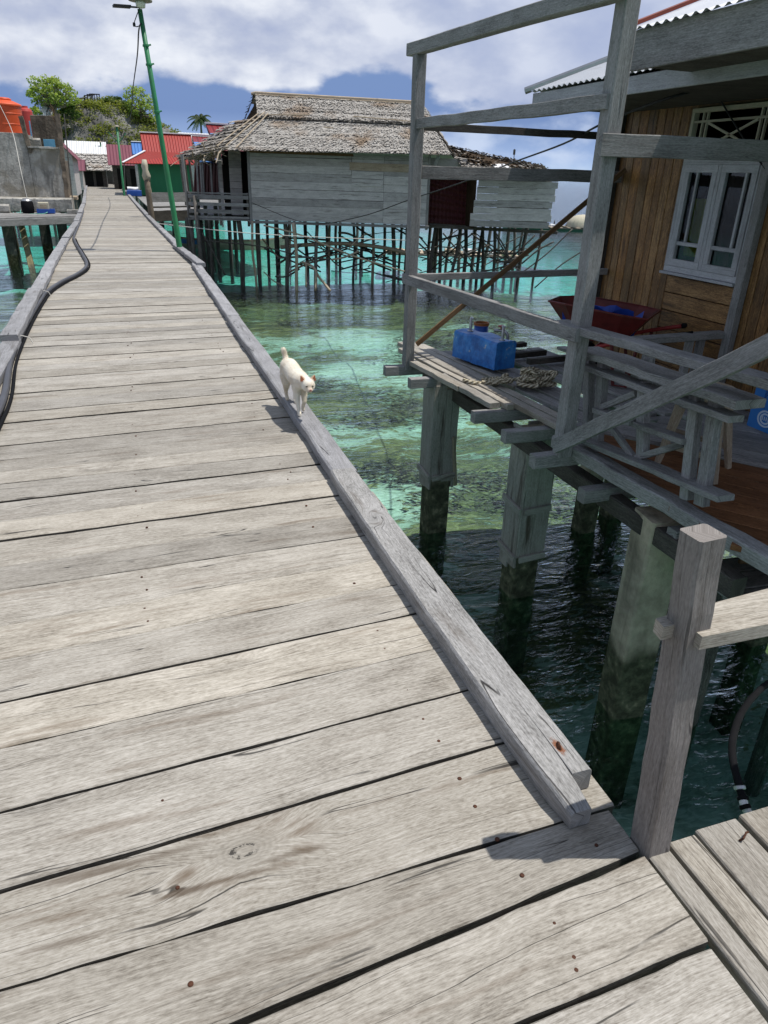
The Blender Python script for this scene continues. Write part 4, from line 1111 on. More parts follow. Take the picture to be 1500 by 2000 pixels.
b_.tube(sp_, [.0165 + .003 * sin(i * 1.9) for i in range(len(sp_))], 8); b_.build('rope', M['rope'], smooth=True, label='heap of thick cream rope lying on the veranda boards', cat='rope', loc=rc_)

# wheelbarrow
wa = V((.66, -.75, 0)).normalized(); wb_ = V((.75, .66, 0)); W0 = V((3.34, 5.34, 0))
def wbp(a, b, z): return W0 + wa * a + wb_ * b + V((0, 0, z))
wb = thing('wheelbarrow', wbp(.4, 0, 0), 'dark red wheelbarrow with black grips standing against the brown house wall', 'wheelbarrow')
mb = MB(); rim = [(-.02, -.15, .60), (-.02, .15, .60), (.16, .28, .61), (.62, .30, .575), (.80, .26, .56), (.80, -.26, .56), (.62, -.30, .575), (.16, -.28, .61)]
bot = [(.20, -.09, .33), (.20, .09, .33), (.26, .13, .33), (.55, .14, .32), (.60, .12, .32), (.60, -.12, .32), (.55, -.14, .32), (.26, -.13, .33)]
L = [[wbp(*p) for p in bot], [wbp(*(V(a) * .5 + V(b) * .5)) for a, b in zip(bot, rim)], [wbp(*p) for p in rim], [wbp(p[0] * .98 + .008, p[1] * .96, p[2] - .004) for p in rim], [wbp(p[0], p[1] * .94, p[2] + .012) for p in bot]]
mb.loops(L, [0, .2, .4, .41, .8], [i * .2 for i in range(9)]); mb.build('tray', M['barrow'], wb)
b_ = MB(); b_.tube([wbp(*p) for p in rim] + [wbp(*rim[0])], .008, 6); b_.build('tray_rim', M['barrow'], wb)
for s_ in (-1, 1):
    b_ = MB(); b_.tube(spline([wbp(.30, s_ * .06, .145), wbp(.42, s_ * .17, .28), wbp(.7, s_ * .25, .38), wbp(1.0, s_ * .27, .46)], 5), .016, 8); b_.build('handle', M['redpaint'], wb, smooth=True)
    b_ = MB(); b_.tube([wbp(.98, s_ * .27, .455), wbp(1.14, s_ * .275, .50)], .021, 8); b_.build('grip', M['black'], wb, smooth=True)
    b_ = MB(); b_.tube([wbp(.55, s_ * .22, .36), wbp(.62, s_ * .24, .02), wbp(.72, s_ * .24, .02), wbp(.76, s_ * .245, .385)], .014, 8); b_.build('leg', M['barrow'], wb)
wh = MB()
wh.lathe(wbp(.30, 0, .145), [(.10, -.035), (.13, -.03), (.145, 0), (.13, .03), (.10, .035)], 24, axis=wb_); wheel = wh.build('wheel', M['black'], wb, smooth=True)
b_ = MB(); b_.lathe(wbp(.30, 0, .145), [(.03, -.04), (.10, -.02), (.10, .02), (.03, .04)], 16, axis=wb_); b_.build('wheel_rim', M['redpaint'], wheel)
tp = MB(); L = []
for i in range(13):
    row = []
    for j in range(9):
        a, b2 = .12 + .56 * i / 12, -.21 + .42 * j / 8; z_ = .43 + .10 * noise.noise((a * 6, b2 * 6, 2)) + .13 * max(0, 1 - math.hypot(a - .36, b2) / .2) + .16 * max(0, (abs(b2) - .14) / .07) * (1 if b2 < 0 else .8); row.append(wbp(a, b2, min(z_, .62)))
    L.append(row)
tp.loops(L, [0] * 13, [0] * 10, closed=False, caps=False); tp.build('plastic_sheet', M['tarp'], smooth=False, label='crumpled bright blue plastic sheet lying in the wheelbarrow tray', cat='tarp', loc=wbp(.4, 0, .4))

# stool
st_c = V((2.98, 3.12, 0)); stool = thing('stool', st_c, 'pale wooden stool with splayed legs on the brown veranda floor', 'stool')
mb = MB(); mb.lathe(st_c, [(.0005, .43), (.17, .43), (.185, .44), (.185, .465), (.17, .475), (.0005, .477)], 20, caps=False); mb.build('seat', M['palewood'], stool)
lt = [V((2.93, 2.84, 0)), V((2.80, 3.17, 0)), V((3.19, 3.02, 0)), V((3.05, 3.42, 0))]
for p in lt:
    b_ = MB(); q2 = st_c.lerp(p, .55); b_.timber((p.x, p.y, .0), (q2.x, q2.y, .43), .028, .028, w1=.055, h1=.045, up=(0, 1, 0)); b_.build('leg', M['palewood'], stool)
for a, c in ((0, 1), (2, 3), (1, 3)):
    b_ = MB(); qa = st_c.lerp(lt[a], .86) + V((0, 0, .13)); qc = st_c.lerp(lt[c], .86) + V((0, 0, .13)); b_.timber(qa, qc, .02, .03); b_.build('stretcher', M['palewood'], stool)
# carton with printed oval emblem
k0 = at_x(1466, 800, 3.86); kz = .025
carton = thing('carton', (3.95, k0.y - .25, kz), 'bright blue cardboard carton with a pale oval emblem on the veranda floor', 'carton')
cy0, cy1, cz1 = k0.y, k0.y - .5, kz + .30
mb = MB(); mb.box((3.86 + .15, (cy0 + cy1) / 2, (kz + cz1) / 2), (.30, .5, .30), ch=.003, rnd=0); mb.build('box', plain('blue carton print', (.03, .17, .46), .5, .3, var=.06), carton)
em = MB(); ec = V((3.8585, cy0 - .135, kz + .085))
for (r0, r1) in ((.052, .066), (.030, .044)):
    for k_ in range(28):
        a, c = 2 * pi * k_ / 28, 2 * pi * (k_ + 1) / 28
        em.face([ec + V((0, -cos(a) * r0, sin(a) * r0 * .85)), ec + V((0, -cos(a) * r1, sin(a) * r1 * .85)), ec + V((0, -cos(c) * r1, sin(c) * r1 * .85)), ec + V((0, -cos(c) * r0, sin(c) * r0 * .85))])
for k_ in range(4): em.face([ec + V((0, -.03 + .016 * k_, -.012)), ec + V((0, -.022 + .016 * k_, -.012)), ec + V((0, -.022 + .016 * k_, .014)), ec + V((0, -.03 + .016 * k_, .014))])
em.build('emblem', plain('pale print', (.50, .60, .68), .6, .2, var=.05), carton)
em = MB()
for k_ in range(14):                                                # the upright row of lettering, read from below
    zz = kz + .15 + k_ * .0095; em.face([(3.8585, cy0 - .085, zz), (3.8585, cy0 - .085 - (.018 if k_ % 3 else .026), zz), (3.8585, cy0 - .085 - (.018 if k_ % 3 else .026), zz + .006), (3.8585, cy0 - .085, zz + .006)])
em.build('lettering', plain('dark blue print', (.01, .05, .20), .6, .2), carton)
# cables
cab = MB(); cab.tube(spline([at_d(492, 396, 21.0), at_d(600, 436, 19.0), at_d(700, 424, 16.6), at_d(800, 390, 14.0), at_d(900, 357, 11.4), at_d(1000, 318, 9.3), at_d(1100, 281, 7.4), at_d(1180, 240, 6.3), at_d(1310, 190, 5.4), at_x(1440, 160, HX - .03)], 6), .0085, 6); cab.build('power_cable', M['cable'], label='black cable sagging from the thatched house to the wooden house', cat='cable', loc=(3, 10, 2))
cab = MB(); cab.tube(spline([at_x(1395, 176, HX - .05), at_x(1440, 250, HX - .06), at_x(1462, 285, HX - .06), at_x(1495, 330, HX - .06)], 6), .006, 6); cab.build('cable', M['cable'], label='thin dark cable hanging down across the window grille', cat='cable', loc=(HX, 4.6, 1.8))
# ------------------------------------------------------------------ thatched stilt house across the water
th = thing('thatched_house', fr(-1.3, 22.5, .25), 'grey plank stilt house with a weathered palm thatch roof across the water', 'house')
WD = 21.1
mb = MB(); z_ = .27; row = 0
while z_ < 1.93:
    hh = min(rr.uniform(.17, .22), 1.96 - z_); x0 = -3.88
    for (a, c) in ((-3.88, -.28), (-.275, .92)):
        off = rr.uniform(-.004, .004)
        if row >= 6 and a < -1: c = -1.15
        mb.timber(fr(a, WD - .012 + off, z_ + hh / 2), fr(c, WD - .012 + off, z_ + hh / 2 + rr.uniform(-.006, .006)), .022, hh - .004, seg=8, jit=.002, ch=.004, up=(0, 0, 1))
        if row >= 6 and a < -1: mb.timber(fr(-1.14, WD - .012 + off, z_ + hh / 2), fr(-.28, WD - .012, z_ + hh / 2), .022, hh - .004, seg=4, jit=.002, ch=.004)
    z_ += hh; row += 1
wall = mb.build('wall', M['wallgrey'], th)
part('patch_board', M['palewood'], wall, (fr(-1.2, WD - .035, 1.68), fr(.9, WD - .035, 1.66), .02, .19, dict(seg=6, jit=.004)))
part('patch_board', M['wallgrey'], wall, (fr(-1.14, WD - .035, 1.48), fr(-.3, WD - .035, 1.47), .02, .17))
part('patch_board', M['wallgrey'], wall, (fr(-1.14, WD - .035, 1.29), fr(-.3, WD - .035, 1.28), .02, .16))
part('top_board', M['rust'], wall, (fr(-3.86, WD - .03, 1.965), fr(-1.1, WD - .03, 1.945), .02, .07))
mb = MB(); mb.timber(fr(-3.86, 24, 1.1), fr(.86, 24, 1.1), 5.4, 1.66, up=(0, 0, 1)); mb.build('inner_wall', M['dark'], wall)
for u_ in (-3.9, .93): part('corner_post', M['timber'], th, (fr(u_, WD, .15), fr(u_, WD, 2.05), .07, .07, dict(up=DN)))
part('wall_plate', M['timber'], th, (fr(-4.4, WD - .32, 2.03), fr(1.45, WD - .32, 2.03), .05, .05, dict(seg=8, jit=.004)))
part('floor_beam', M['timber'], th, (fr(-3.95, WD - .02, .225), fr(1.0, WD - .02, .225), .08, .07, dict(seg=8, jit=.003)))
# recessed side wall and terrace at its left
for (a, c) in ((-5.05, -4.95), (-4.75, -4.40), (-4.2, -3.9)):
    mb = MB(); z_ = .3
    while z_ < 1.95: mb.timber(fr(a, 22.6, z_ + .09), fr(c, 22.6, z_ + .09), .022, .175, seg=2, jit=.003); z_ += .18
    mb.build('side_wall', M['wallgrey'], th)
mb = MB(); mb.timber(fr(-5.0, 22.9, 1.1), fr(-3.8, 22.9, 1.1), .05, 1.8); mb.build('doorway_dark', M['interior'], th)  # black sheet painted as the darkness behind the wall gaps
ter = MB()
for k_ in range(9): ter.timber(fr(-5.65, 21.15 + .17 * k_, .25), fr(-3.95, 21.15 + .17 * k_, .25), .15, .03, seg=4, jit=.003)
ter = ter.build('terrace', M['timber'], th)
for zz, hh in ((.315, .05), (.46, .10), (.64, .085), (.83, .10), (.92, .03)): part('rail', M['timber'], ter, (fr(-5.6, 21.08, zz), fr(-3.95, 21.08, zz), .025, hh, dict(seg=5, jit=.003)))
for u_ in (-5.6, -4.75, -3.98): part('rail_post', M['stilt'], ter, (fr(u_, 21.12, .1), fr(u_, 21.12, .95), .06, .06, dict(up=DN)))
part('porch_post', M['timber'], th, (fr(-5.62, 21.2, -.1), fr(-5.75, 21.4, 1.85), .07, .07, dict(up=DN)))


def thatch_plane(mb_, e0, e1, r0, r1, rows, lw, ll, seed, lift=.016, slab=True, bright=(.25, 1), sag=0.0):
    g = random.Random(seed); e0, e1, r0, r1 = map(V, (e0, e1, r0, r1)); nm = (e1 - e0).cross(r0 - e0).normalized()
    if nm.z < 0: nm = -nm
    P = lambda s_, t: (e0.lerp(e1, s_)).lerp(r0.lerp(r1, s_), t) - V((0, 0, sag * sin(pi * s_) * (1 - t)))
    if slab:
        n = 10
        for i in range(n):
            for j in range(4): mb_.face([P(i / n, j / 4) - nm * .02, P((i + 1) / n, j / 4) - nm * .02, P((i + 1) / n, (j + 1) / 4) - nm * .02, P(i / n, (j + 1) / 4) - nm * .02], rnd=.22)
    sl = (r0 - e0).length
    for j in range(rows):
        t = (j + .5) / rows + g.uniform(-.15, .15) / rows; wdt = (P(1, t) - P(0, t)).length; n = int(wdt / lw); rl = g.uniform(-.01, .02); rowb = g.uniform(-.12, .12)
        for i in range(n):
            s_ = (i + g.random()) / n; l_ = ll * g.uniform(.7, 1.25) / sl
            a = P(s_, min(1, t + l_ * .5)); b_ = P(min(1, max(0, s_ + g.uniform(-.75, .25) * ll / max(wdt, .1))), t - l_ * .5)
            ax = (b_ - a).normalized(); sd_ = ax.cross(nm) * lw * g.uniform(.4, .9)
            up = nm * (lift + rl + g.uniform(-.012, .03)); lo = nm * .004
            rv = min(1, max(0, bright[0] + (bright[1] - bright[0]) * (g.random() ** 1.0) + rowb))
            L = (b_ - a).length
            mb_.face([a - sd_ + lo, a + sd_ + lo, b_ + sd_ * .7 + up, b_ - sd_ * .7 + up * g.uniform(.6, 1.2)], [(0, 0), (lw, 0), (lw, L), (0, L)], rnd=rv)


E0, E1 = at_d(436, 292, 20.6), at_d(882, 301, 20.6)
B0, B1 = at_d(513, 231, 22.2), at_d(846, 246, 22.2)
G0, G1 = at_d(499, 184, 23.5), at_d(826, 203, 23.5)
mb = MB()
thatch_plane(mb, E0, E1, B0, B1, 20, .022, .20, 1, lift=.010, bright=(.32, .95))
roof = mb.build('roof', M['thatch'], th)
mb = MB(); B0u, B1u = B0 + V((0, 0, .03)) - DU * .12, B1 + V((0, 0, .03)); thatch_plane(mb, B0u - DN * .10, B1u - DN * .10, G0, G1, 16, .022, .20, 2, lift=.010, bright=(.32, .95))
mb.build('upper_roof', M['thatch'], roof)
mb = MB(); K0, K1 = at_d(345, 309, 22.9), at_d(462, 236, 23.2)
thatch_plane(mb, K0, E0, K1, B0, 9, .045, .28, 3, lift=.06, bright=(0, .75))
mb.build('side_roof', M['thatch'], roof)
mb = MB(); bk0, bk1 = fr(-5.2, 27.5, 1.95), fr(2.2, 27.5, 1.95); thatch_plane(mb, bk0, bk1, G0, G1, 6, .12, .5, 4); thatch_plane(mb, E1, bk1, B1, G1, 8, .05, .28, 5); thatch_plane(mb, K0 + DN * 4.4, K0, G0 + DN * .1 - V((0, 0, .6)), K1, 5, .1, .4, 6)
mb.build('back_roof', M['thatch'], roof)
# dark gable end under the ridge at the left
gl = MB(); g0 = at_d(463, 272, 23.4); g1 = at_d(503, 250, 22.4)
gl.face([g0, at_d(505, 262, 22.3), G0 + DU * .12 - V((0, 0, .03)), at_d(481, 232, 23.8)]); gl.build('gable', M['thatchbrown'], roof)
mb = MB(); rg = random.Random(9)
for i in range(46):
    t = i / 46; c_ = at_d(463, 274, 23.2).lerp(G0, t) - DU * .02; mb.timber(c_ + V((0, 0, 0)), c_ - DU * rg.uniform(.03, .13) - V((0, 0, rg.uniform(.03, .16))), .03, .008)
mb.build('gable_fringe', M['thatchbrown'], roof)
rd = MB(); sp_ = [G0.lerp(G1, i / 12) + V((0, 0, .03 + .02 * noise.noise((i, 0, 5)))) for i in range(13)]; rd.tube([G0 - DU * .12] + sp_, .045, 7); rd.tube([p - DN * .09 - V((0, 0, .05)) for p in sp_], .02, 6); rd.tube([p - DN * .24 - V((0, 0, .16)) + V((0, 0, .02 * noise.noise((i_, 3, 3)))) for i_, p in enumerate(sp_)], .012, 5)
rd.build('ridge', M['palewood'], roof)
for (a, c) in ((( 441, 289), (517, 229)), ((424, 289), (505, 231)), ((462, 292), (524, 231))):
    b_ = MB(); b_.tube([at_d(*a, 20.55) + V((0, 0, .05)), at_d(*c, 22.1) + V((0, 0, .12))], .016, 6); b_.build('hip_pole', M['palewood'], roof)
for (a, c, Da) in (((515, 229), (606, 229), 22.05), ((690, 232), (840, 245), 22.05), ((590, 199), (610, 193), 22.9), ((632, 253), (651, 255), 21.4)):
    b_ = MB(); b_.tube([at_d(*a, Da) + V((0, 0, .06)), at_d(*c, Da) + V((0, 0, .06))], .014, 5); b_.build('roof_pole', M['palewood'], roof)
# ragged left eave: sagging bundles
mb = MB(); rg = random.Random(12)
for i in range(75):
    t = rg.random(); c_ = K0.lerp(E0, t) + V((0, 0, rg.uniform(-.03, .06) - .08 * sin(pi * t))) + DN * rg.uniform(-.1, .5); d_ = (DU * rg.uniform(-1, 1) + V((0, 0, rg.uniform(-.5, .3))) - DN * rg.uniform(0, .6)).normalized(); mb.timber(c_, c_ + d_ * rg.uniform(.18, .45), .035, .008, rnd=rg.random())
mb.build('eave_leaf', M['palewood'], roof)

# stilts and bracing under the house
SP = [(475, 558, .07), (500, 561, .035), (508, 553, .06), (580, 566, .045), (560, 560, .06), (642, 546, .04), (728, 554, .045), (617, 560, .05), (690, 548, .04), (768, 556, .06), (525, 530, .05), (545, 520, .05), (600, 528, .06), (665, 525, .05), (750, 528, .05), (790, 545, .06), (415, 536, .05), (810, 552, .055), (835, 545, .05), (705, 520, .05), (640, 515, .05), (578, 512, .05)]
rg = random.Random(21)
for i in range(8): SP.append((rg.uniform(480, 850), rg.uniform(500, 545), rg.uniform(.03, .06)))
for (px, py, r_) in SP:
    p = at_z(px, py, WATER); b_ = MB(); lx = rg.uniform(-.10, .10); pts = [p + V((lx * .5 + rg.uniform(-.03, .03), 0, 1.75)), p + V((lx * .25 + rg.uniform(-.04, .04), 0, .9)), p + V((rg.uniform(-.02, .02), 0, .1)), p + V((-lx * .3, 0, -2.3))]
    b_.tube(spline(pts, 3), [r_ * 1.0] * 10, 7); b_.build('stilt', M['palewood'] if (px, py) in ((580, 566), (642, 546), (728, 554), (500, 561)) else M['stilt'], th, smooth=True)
for i in range(44):
    u0 = rg.uniform(-3.6, 1.2); D0 = rg.uniform(21.2, 25.5); z0 = rg.uniform(-1.55, -.3); z1 = z0 + rg.uniform(-.1, .9) * (1 if z0 < -.8 else .5); du = rg.choice((-1, 1)) * rg.uniform(.5, 1.9)
    b_ = MB(); m_ = fr(u0 + du * .5, D0 + .1, (z0 + z1) / 2 + rg.uniform(-.08, .08)); b_.tube(spline([fr(u0, D0, z0), m_, fr(u0 + du, D0 + .2, z1)], 4), rg.uniform(.012, .034), 6); b_.build('brace', M['stilt'] if i % 5 else M['palewood'], th, smooth=True)
for (pts, r_, m_) in (([(548, 483, 21.6), (600, 478, 21.8), (680, 476, 22), (750, 484, 22), (795, 494, 21.8)], .055, 'palewood'), ([(515, 440, 21), (590, 460, 20.9), (690, 500, 20.7), (790, 530, 20.5)], .022, 'palewood'), ([(395, 470, 21.2), (500, 480, 20.9), (590, 500, 20.8)], .018, 'stilt'), ([(395, 455, 21), (415, 490, 20.9), (440, 538, 20.8)], .022, 'stilt'), ([(590, 512, 20.9), (612, 522, 20.7), (622, 540, 20.6), (632, 552, 20.5), (645, 568, 20.3)], .035, 'palewood'), ([(585, 525, 20.9), (560, 540, 20.9), (538, 540, 21)], .025, 'stilt'), ([(598, 515, 20.8), (598, 560, 20.5)], .028, 'palewood'), ([(617, 530, 20.6), (616, 568, 20.4)], .03, 'palewood')):
    b_ = MB(); b_.tube(spline([at_d(*p) for p in pts], 4), r_, 7); b_.build('brace', M[m_], th, smooth=True)
for (px, D_) in ((372, 21.2), (384, 21.0), (392, 21.6), (366, 22.5)):
    p = at_d(px, 432, D_); b_ = MB(); b_.tube([V((p.x, p.y, .85 if px == 384 else .2)), V((p.x + .03, p.y, -.8)), V((p.x + .1, p.y - .05, -3.6))], .055, 7); b_.build('stilt', M['stilt'], th, smooth=True)

# annex
an = thing('annex', fr(2.6, 21.5, .2), 'small plank shack with maroon sheet wall joined to the right of the thatched house', 'shack')
mb = MB(); rg = random.Random(31)
for k_ in range(8):
    z_ = .30 + k_ * .165; a = 2.2 + (-.12 if k_ < 2 else (-.05 if k_ < 4 else rg.uniform(0, .08))); c = 4.28 + rg.uniform(-.06, .06)
    mb.timber(fr(a, 20.75, z_ + .08), fr(c, 20.75, z_ + .08 + rg.uniform(-.008, .008)), .022, .158, seg=8, jit=.003, ch=.004)
mb.build('plank_wall', M['wallgrey'], an)
mb = MB(); e0, e1 = at_d(829, 436, 21.9), at_d(909, 440, 21.9); r0, r1 = at_d(834, 318, 21.9), at_d(912, 348, 21.9); corr(mb, e0, e1, r0, r1, pitch=.11, amp=.018, nv=3)
mb.build('sheet_wall', M['maroonwall'], an)
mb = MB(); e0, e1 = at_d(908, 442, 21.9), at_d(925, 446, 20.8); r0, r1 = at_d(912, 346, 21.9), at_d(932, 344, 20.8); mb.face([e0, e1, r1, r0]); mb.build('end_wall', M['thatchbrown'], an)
mb = MB(); mb.timber(fr(3.2, 22.4, .95), fr(4.2, 22.4, .95), 3.0, 1.15); mb.build('inner_wall', M['dark'], an)
part('floor_beam', M['stilt'], an, (fr(.95, 21.7, .22), fr(4.5, 20.8, .20), .09, .08)); part('floor_beam', M['stilt'], an, (at_d(829, 437, 21.8), at_d(912, 442, 21.8), .05, .05))
part('wall_band', M['wallgrey'], an, (at_d(822, 318, 21.2), at_d(912, 322, 21.2), .02, .26)); part('strut', M['whitewood'], an, (at_d(850, 322, 21.15), at_d(857, 304, 21.1), .02, .09))
mb = MB(); thatch_plane(mb, at_d(905, 327, 20.3), at_d(1078, 338, 20.3), at_d(868, 283, 23.5), at_d(1062, 326, 24.5), 9, .05, .35, 8, lift=.05, bright=(0, .8)); ar = mb.build('roof', M['thatch'], an)
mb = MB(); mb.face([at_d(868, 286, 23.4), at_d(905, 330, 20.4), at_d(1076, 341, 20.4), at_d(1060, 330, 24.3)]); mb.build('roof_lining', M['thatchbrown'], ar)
mb = MB(); mb.tube([at_d(905, 329, 20.25), at_d(985, 331, 20.2), at_d(1078, 339, 20.25)], .02, 6); mb.tube([at_d(868, 283, 23.4), at_d(935, 305, 23.7), at_d(1062, 327, 24.4)], .03, 6); mb.build('roof_pole', M['palewood'], ar)
mb = MB(); mb.face([at_d(958, 321, 21), at_d(985, 320, 21), at_d(1003, 331, 20.2), at_d(972, 330, 20.2)]); mb.build('roof_patch', M['white'], ar)
mb = MB(); mb.tube([at_d(1003, 318, 22), at_d(1005, 291, 22)], .012, 5); fl = mb.build('flagpole', M['stilt'], label='thin pole with a tiny dark flag on the annex roof', cat='flagpole', loc=at_d(1003, 318, 22))
mb = MB(); p = at_d(1005, 292, 22); mb.timber(p, p - V((0, 0, .13)), .06, .012, up=DN); mb.build('flag', M['cable'], fl)
SA = [(1012, 506, .05), (1040, 554, .04), (1010, 556, .055), (985, 530, .06), (962, 556, .05), (930, 551, .05), (905, 548, .06), (880, 556, .05), (858, 550, .055), (945, 525, .06), (972, 512, .05), (895, 530, .06), (870, 528, .05), (845, 520, .06), (920, 540, .06), (1000, 535, .05), (940, 560, .045), (838, 560, .05)]
for (px, py, r_) in SA:
    p = at_z(px, py, WATER); b_ = MB(); lx = rg.uniform(-.22, .12); b_.tube(spline([p + V((-lx, 0, 1.72)), p + V((-lx * .5 + rg.uniform(-.05, .05), 0, .9)), p + V((0, 0, .1)), p + V((lx * .3, 0, -2.4))], 3), r_, 7); b_.build('stilt', M['stilt'], an, smooth=True)
for i in range(36):
    u0 = rg.uniform(.9, 4.2); D0 = rg.uniform(20.8, 25); z0 = rg.uniform(-1.4, -.4); z1 = rg.uniform(-.8, .15); du = rg.choice((-1, 1)) * rg.uniform(.5, 1.6)
    b_ = MB(); b_.tube(spline([fr(u0, D0, z0), fr(u0 + du * .5, D0 + .1, (z0 + z1) / 2 + rg.uniform(-.1, .1)), fr(u0 + du, D0 + .2, z1)], 4), rg.uniform(.013, .026), 6); b_.build('brace', M['stilt'], an, smooth=True)

# mooring line under the thatched house
b_ = MB(); b_.tube(spline([at_d(305, 436, 22.5), at_d(345, 441, 21), at_d(480, 455, 20.3), at_d(640, 464, 20.2), at_d(820, 470, 20.6)], 5), .011, 5); b_.build('mooring_line', M['stringw'], label='thin pale mooring line stretched across below the thatched house', cat='rope', loc=at_d(480, 455, 20.3))

# ------------------------------------------------------------------ boats and rafts
def canoe(c, L_, wd, dirv, label):
    r = thing('canoe', c, label, 'canoe'); d = V((*dirv, 0)).normalized(); n_ = V((-d.y, d.x, 0))
    def sect(t, sc=1.0, dz=0):
        k_ = max(.02, (1 - abs(t) ** 2.4)); ww = wd / 2 * k_ * sc; up = .22 * abs(t) ** 3; o_ = V(c) + d * (t * L_ / 2)
        return [o_ + n_ * ww + V((0, 0, .30 + up + dz)), o_ + n_ * ww * .85 + V((0, 0, .12 + up * .7 + dz)), o_ + n_ * ww * .3 + V((0, 0, -.08 + up * .6 + dz)), o_ - n_ * ww * .3 + V((0, 0, -.08 + up * .6 + dz)), o_ - n_ * ww * .85 + V((0, 0, .12 + up * .7 + dz)), o_ - n_ * ww + V((0, 0, .30 + up + dz))]
    ts = [-1 + 2 * i / 18 for i in range(19)]
    b = MB(); b.loops([sect(t) for t in ts], ts, [0, .2, .4, .5, .7, .9, 1], closed=False, caps=False); b.loops([sect(t, .9, .02) for t in ts], ts, [0, .2, .4, .5, .7, .9, 1], closed=False, caps=False); b.build('hull', plain('pale hull paint', (.42, .40, .33), .6, .3, var=.3), r)
    b = MB()
    for s_ in (0, 5): b.tube([sect(t)[s_] for t in ts], .018, 6)
    b.build('gunwale', M['palewood'], r)
    b = MB(); b.loops([[sect(t)[k_] - (n_ * -.012 if k_ < 2 else n_ * .012) + (V((0, 0, .0))) for k_ in (4, 5)] for t in ts[1:7]], ts[1:7], [0, 1, 2], closed=False, caps=False); b.build('stripe', M['blueroof'], r)
    for t in (-.4, .1, .5):
        b = MB(); s = sect(t); b.timber(s[0] - V((0, 0, .03)), s[5] - V((0, 0, .03)), .12, .02); b.build('thwart', M['palewood'], r)
    return r


canoe(at_z(440, 484, WATER), 5.2, .62, (.97, -.22), 'pale canoe with a blue stripe moored behind the thatched house stilts')
rg = random.Random(44)
def raft(c, L_, W_, label, dome=False):
    r = thing('fish_raft', c, label, 'raft')
    for k_ in range(4):
        b = MB(); b.timber(V(c) + DU * (-L_ / 2) + DN * (W_ * (k_ / 3 - .5)) + V((0, 0, .14)), V(c) + DU * (L_ / 2) + DN * (W_ * (k_ / 3 - .5)) + V((0, 0, .14)), .12, .06); b.build('beam', M['stilt'], r)
    b = MB()
    for k_ in range(16): u_ = -L_ / 2 + L_ * k_ / 15; b.timber(V(c) + DU * u_ - DN * W_ / 2 + V((0, 0, .19)), V(c) + DU * u_ + DN * W_ / 2 + V((0, 0, .19)), .10 + rg.random() * .2, .03)
    b.build('deck_plank', M['palewood'], r)
    for k_ in range(7):
        p = V(c) + DU * (-L_ / 2 + L_ * (k_ + .5) / 7) + DN * rg.uniform(-.4, .1) * W_; b = MB(); b.timber(p + V((0, 0, .27)) - DU * .25, p + V((0, 0, .26)) + DU * .25, .3, .12 + rg.random() * .08, ch=.04, seg=4, jit=.02); b.build('float_block', M['white'] if k_ % 3 else M['palewood'], r)
    if dome:
        b = MB(); b.lathe(V(c) + DU * .8 + V((0, 0, .2)), [(1.05, 0), (1.0, .3), (.8, .55), (.45, .72), (.0005, .78)], 18, caps=False); b.build('cover', M['cream'], r, smooth=True)
        b = MB(); b.timber(V(c) - DU * L_ / 2 + V((0, 0, .02)), V(c) + DU * L_ / 2 + V((0, 0, .02)), W_, .22); b.build('float_deck', plain('dark green hull', (.012, .05, .03), .5), r)
        for k_ in range(9):
            b = MB(); p = V(c) + DU * (-L_ / 2 + L_ * k_ / 8); b.tube([p, p + V((0, 0, .5 + rg.random() * .5))], .03, 5); b.build('stake', M['stilt'], r)
    return r


raft(at_z(880, 503, WATER), 5.2, 1.6, 'floating raft stacked with white foam blocks behind the annex stilts')
raft(at_z(1112, 449, WATER), 8.5, 3.0, 'far green floating raft with a cream domed cover out on the open sea', dome=True)

# ------------------------------------------------------------------ left: concrete shell on a jetty
jt = thing('jetty', (-3, 28, -.1), 'low plank and concrete jetty with thick piles at the left of the boardwalk', 'jetty')
mb = MB(); jA, jB = V((-1.32, 27.6, 0)), V((-7.0, 23.1, 0)); jd = (jB - jA).normalized(); jn = V((jd.y, -jd.x, 0))
if jn.y < 0: jn = -jn
for k_ in range(9): mb.timber(jA + jn * (.1 + k_ * .24) + V((0, 0, -.02 + rr.uniform(-.01, .01))) - jd * rr.uniform(0, .2), jB + jn * (.1 + k_ * .24) + V((0, 0, -.02)), .21, .04, seg=8, jit=.004)
mb.build('plank', M['timber'], jt)
part('edge_beam', M['timber'], jt, (jA + V((0, 0, -.15)), jB + V((0, 0, -.15)), .10, .20, dict(seg=8, jit=.003)))
for (x_, y_, s_, zt) in ((-4.05, 30.6, .42, -.05), (-2.86, 30.7, .34, -.05), (-2.3, 31.5, .3, -.05), (-3.6, 27.0, .28, -.3), (-5.2, 29, .35, -.1), (-2.2, 29.3, .25, -.2)):
    b_ = MB(); b_.timber((x_, y_, -4), (x_, y_, zt), s_, s_, up=(0, 1, 0), seg=10, jit=.006); b_.build('pile', M['farconc'], jt)
b_ = MB(); b_.timber(at_z(66, 532, WATER) + V((.08, -.1, -1.6)), at_z(40, 432, -.2), .17, .17, up=(0, 1, 0), seg=10, jit=.004); b_.build('leaning_pile', concrete('yellowish mossy concrete', (.24, .21, .12), tide=-1.45), jt)
mb = MB(); mb.box((-4.5, 29.6, .22), (5.6, 1.4, .44), ch=.03); mb.build('plinth', M['conc'], jt)
mb = MB(); mb.box((-1.88, 31.2, .40), (.55, 1.0, .12), ch=.02); mb.build('step', M['palewood'], jt)

